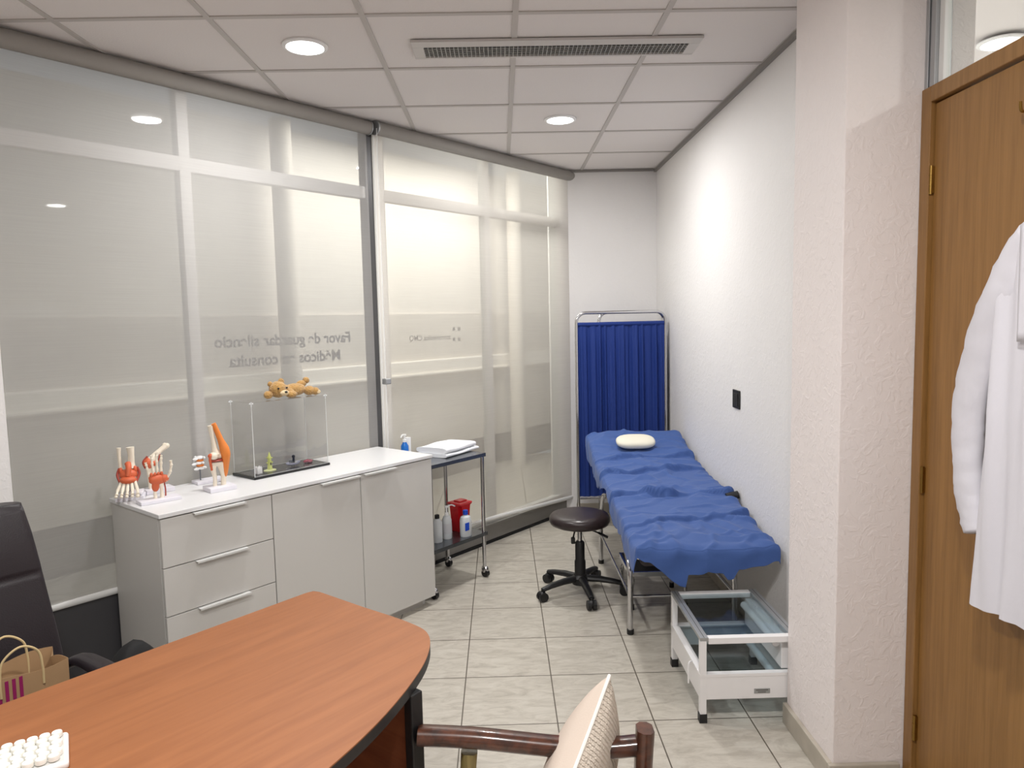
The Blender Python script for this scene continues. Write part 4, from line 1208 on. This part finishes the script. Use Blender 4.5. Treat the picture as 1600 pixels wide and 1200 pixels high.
# ================================================================= WOODEN ARMCHAIR WITH CUSHION
def armchair():
    r = thing('wooden_armchair', 'glossy dark wood armchair in front of the desk at the bottom', 'chair', (.06, 1.40, 0), 0)
    ya, yb = .335, -.335
    def beam(pts, w, h, m, name, par):
        # rectangular section swept along pts, softened by bevel
        bm = bmesh.new(); P_ = [Vector(p) for p in spline(pts, 6)]; rings = []
        n = len(P_)
        for i, p in enumerate(P_):
            dd = (P_[min(n-1, i+1)]-P_[max(0, i-1)]).normalized(); sd = Vector((0, 1, 0)) if abs(dd.y) < .8 else Vector((1, 0, 0))
            sd = (sd-dd*sd.dot(dd)).normalized(); up = sd.cross(dd).normalized()
            if up.z < 0: up = -up
            t = i/(n-1); ww = w(t) if callable(w) else w; hh = h(t) if callable(h) else h; c = min(ww, hh)*.28
            sec = [(-ww/2+c, -hh/2), (ww/2-c, -hh/2), (ww/2, -hh/2+c), (ww/2, hh/2-c), (ww/2-c, hh/2), (-ww/2+c, hh/2), (-ww/2, hh/2-c), (-ww/2, -hh/2+c)]
            rings.append([bm.verts.new(p+sd*a+up*b) for a, b in sec])
        for A, B in zip(rings, rings[1:]):
            for k in range(8): bm.faces.new((A[k], A[(k+1) % 8], B[(k+1) % 8], B[k]))
        bm.faces.new(rings[0][::-1]); bm.faces.new(rings[-1])
        return build(name, bm, m, par, True, angle=50)
    for y in (ya, yb):
        beam([(-.295, y, .620), (-.15, y, .608), (.05, y, .580), (.17, y, .570), (.27, y, .575)], .056, .042, M_ROSE, 'armrest', r)
        beam([(-.165, y, .572), (-.185, y, .3), (-.20, y, .0)], .034, lambda t: .042-.012*t, M_OLIVE, 'leg', r)
        beam([(.285, y-.012, .628), (.280, y-.012, .42), (.32, y-.012, .2), (.38, y-.012, .0)], .058, lambda t: .042-.01*t, M_ROSE, 'leg', r)
        beam([(-.18, y, .36), (.29, y, .31)], .025, .05, M_ROSE, 'seat_rail', r)
    beam([(.285, ya-.04, .50), (.30, 0, .50), (.285, yb+.02, .50)], .03, .05, M_ROSE, 'crest_rail', r)
    beam([(.285, ya-.04, .40), (.295, 0, .40), (.285, yb+.02, .40)], .02, .05, M_ROSE, 'back_rail', r)
    beam([(-.185, ya, .35), (-.185, yb, .35)], .025, .05, M_ROSE, 'seat_rail', r)
    bm = bmesh.new(); box(bm, -.21, .27, yb+.03, ya-.03, .345, .40, bev=.02, seg=3)
    build('seat_pad', bm, M_CUSHF, r, True)
armchair()
def cushion():
    S = .42
    M_KNIT = bpy.data.materials.new('knit_cloth'); M_KNIT.use_nodes = True
    nt = M_KNIT.node_tree; b = nt.nodes['Principled BSDF']; b.inputs['Base Color'].default_value = rgba((226, 212, 196)); b.inputs['Roughness'].default_value = .9
    tc = nt.nodes.new('ShaderNodeTexCoord')
    w = nt.nodes.new('ShaderNodeTexWave'); w.wave_type = 'BANDS'; w.bands_direction = 'DIAGONAL'; w.inputs['Scale'].default_value = 34; w.inputs['Distortion'].default_value = 1.2; w.inputs['Detail Scale'].default_value = 6
    ch = nt.nodes.new('ShaderNodeTexNoise'); ch.inputs['Scale'].default_value = 220
    ad = nt.nodes.new('ShaderNodeMath'); bp = nt.nodes.new('ShaderNodeBump'); bp.inputs['Strength'].default_value = .9; bp.inputs['Distance'].default_value = .006
    L = nt.links
    L.new(tc.outputs['Object'], w.inputs['Vector']); L.new(tc.outputs['Object'], ch.inputs['Vector'])
    L.new(w.outputs['Fac'], ad.inputs[0]); L.new(ch.outputs['Fac'], ad.inputs[1]); L.new(ad.outputs[0], bp.inputs['Height']); L.new(bp.outputs[0], b.inputs['Normal'])
    r = thing('cushion', 'beige square cushion with white piping and a ribbed knit side on the wooden armchair', 'cushion', (.215, 1.52, .60), 0)
    hs = S/2
    def edge(a):  # pinch the sides, keep corners
        return 1-.10*(1-a*a)
    def half(sign, th):
        def f(u, v):
            a, b = u*2-1, v*2-1
            x = a*hs*edge(b); y = b*hs*edge(a)
            t = th*(max(0, (1-a*a))*max(0, (1-b*b)))**.42
            return (x, y, sign*t)
        return f
    # local plane xy -> tilt so normal points to -x / +x of the room
    e1 = Vector((-.46, -.64, -.61)).normalized(); nn = Vector((.9, -.424, -.234)); nn = (nn-e1*nn.dot(e1)).normalized(); e2 = nn.cross(e1)
    if e2.z > 0: e2 = -e2; 
    tip = Vector((.262, 1.77, .745)); r.location = tip+hs*(e1+e2)
    nn2 = e1.cross(e2)
    rot = Matrix((e1, e2, nn2)).transposed().to_4x4()
    KS = 1 if nn2.dot(nn) > 0 else -1
    for sign, m, nm, th in ((KS, M_KNIT, 'knit_face', .075), (-KS, M_CUSHF, 'plain_face', .10)):
        bm = bmesh.new(); grid(bm, half(sign, th), 36, 36); bmesh.ops.transform(bm, matrix=rot, verts=bm.verts)
        build(nm, bm, m, r, True, angle=180)
    bm = bmesh.new(); pts = []
    n = 24
    for i in range(n): a = -1+2*i/n; pts.append((a*hs, -hs*edge(a), 0))
    for i in range(n): a = -1+2*i/n; pts.append((hs*edge(a), a*hs, 0))
    for i in range(n): a = 1-2*i/n; pts.append((a*hs, hs*edge(a), 0))
    for i in range(n): a = 1-2*i/n; pts.append((-hs*edge(a), a*hs, 0))
    tube(bm, pts, .005, 8, closed=True); bmesh.ops.transform(bm, matrix=rot, verts=bm.verts); build('piping', bm, M_PIPE, r, True)
cushion()

# ================================================================= LAB COAT ON THE DOOR
def coat():
    r = thing('lab_coat', 'long white lab coat hanging on the wooden door', 'coat', (XD, 1.66, 1.95), 0)
    # local: x = room x - XD (negative into the room), y, z relative to 1.95
    def body(u, v):
        z = -.02-1.07*v
        # half widths, towards +y (left in view) and -y
        kl = [(0, .03), (.08, .17), (.2, .235), (.4, .25), (.6, .265), (.8, .28), (1, .29)]
        for (a, wa), (b, wb) in zip(kl, kl[1:]):
            if v <= b: w = wa+(wb-wa)*(v-a)/(b-a); break
        ang = u*2*PI; c, s = math.cos(ang), math.sin(ang)
        se = lambda q, e: (abs(q)**e)*(1 if q > 0 else -1)
        y = w*se(c, .8)
        th = .03+.02*min(1, v*2)
        fold = .010*math.sin(y*46+2*math.sin(v*3))*min(1, v*2)+.006*math.sin(y*83+v*2)
        x = -.062-th*se(s, .7)*.9+(fold if s > 0 else fold*.3)
        return (min(-.008, x), y, z+.01*math.sin(y*20)*(v > .97))
    bm = bmesh.new(); grid(bm, body, 90, 50); bmesh.ops.remove_doubles(bm, verts=bm.verts, dist=.0004)
    build('body', bm, M_COAT, r, True, angle=180)
    for sg in (1, -1):
        pts = spline([(-.06, sg*.13, -.09), (-.062, sg*.21, -.21), (-.062, sg*.30, -.38), (-.06, sg*.345, -.55), (-.058, sg*.352, -.70), (-.058, sg*.335, -.82), (-.058, sg*.30, -.91)], 8)
        bm = bmesh.new(); tube(bm, pts, [.05, .062, .062, .058, .056, .052, .046], 20, flat=1.0)
        for v in bm.verts:
            q = noise.noise_vector(v.co*9)*.006; cr = noise.noise(Vector((v.co.y*9+v.co.z*14, v.co.z*22, 3))); q += Vector((-.007*(1-min(1, abs(cr)*4)), 0, 0)); v.co += q; v.co.x = -.055+(v.co.x+.06)*.6
            v.co.x = min(-.008, v.co.x)
        build('sleeve', bm, M_COAT, r, True, angle=180)
    for sg in (1, -1):
        bm = bmesh.new()
        def lap(u, v):
            y = sg*(.02+.10*u*(1-.5*v)+.03*v); z = -.02-.34*v; return (-.100-.012*v, y, z-.05*u*(1-v))
        grid(bm, lap, 8, 12); o = build('lapel', bm, M_COAT, r, True); o.modifiers.new('t', 'SOLIDIFY').thickness = .003
    bm = bmesh.new(); tube(bm, [(-.125, .015, -.36-.0), (-.121, .012, -1.10)], .0025, 6); build('front_placket', bm, M_COAT, r, True)
    for k in range(4):
        bm = bmesh.new(); lathe(bm, [(.007, 0), (.007, .003)], seg=14)
        bmesh.ops.transform(bm, matrix=Matrix.Translation((-.126, -.02, -.40-.14*k)) @ Matrix.Rotation(-PI/2, 4, 'Y'), verts=bm.verts); build('button', bm, M_WPL, r, True)
coat()
r = thing('coat_hook', 'small brass hook plate high on the wooden door', 'hook', (XD+.004, 1.893, 2.195), 0)
build('plate', bx(-.004, 0, -.015, .015, -.02, .02, bev=.001), M_BRASS, r)
bm = bmesh.new(); tube(bm, spline([(-.003, 0, .0), (-.03, 0, -.01), (-.035, 0, .015)], 5), .004, 8); build('prong', bm, M_BRASS, r, True)
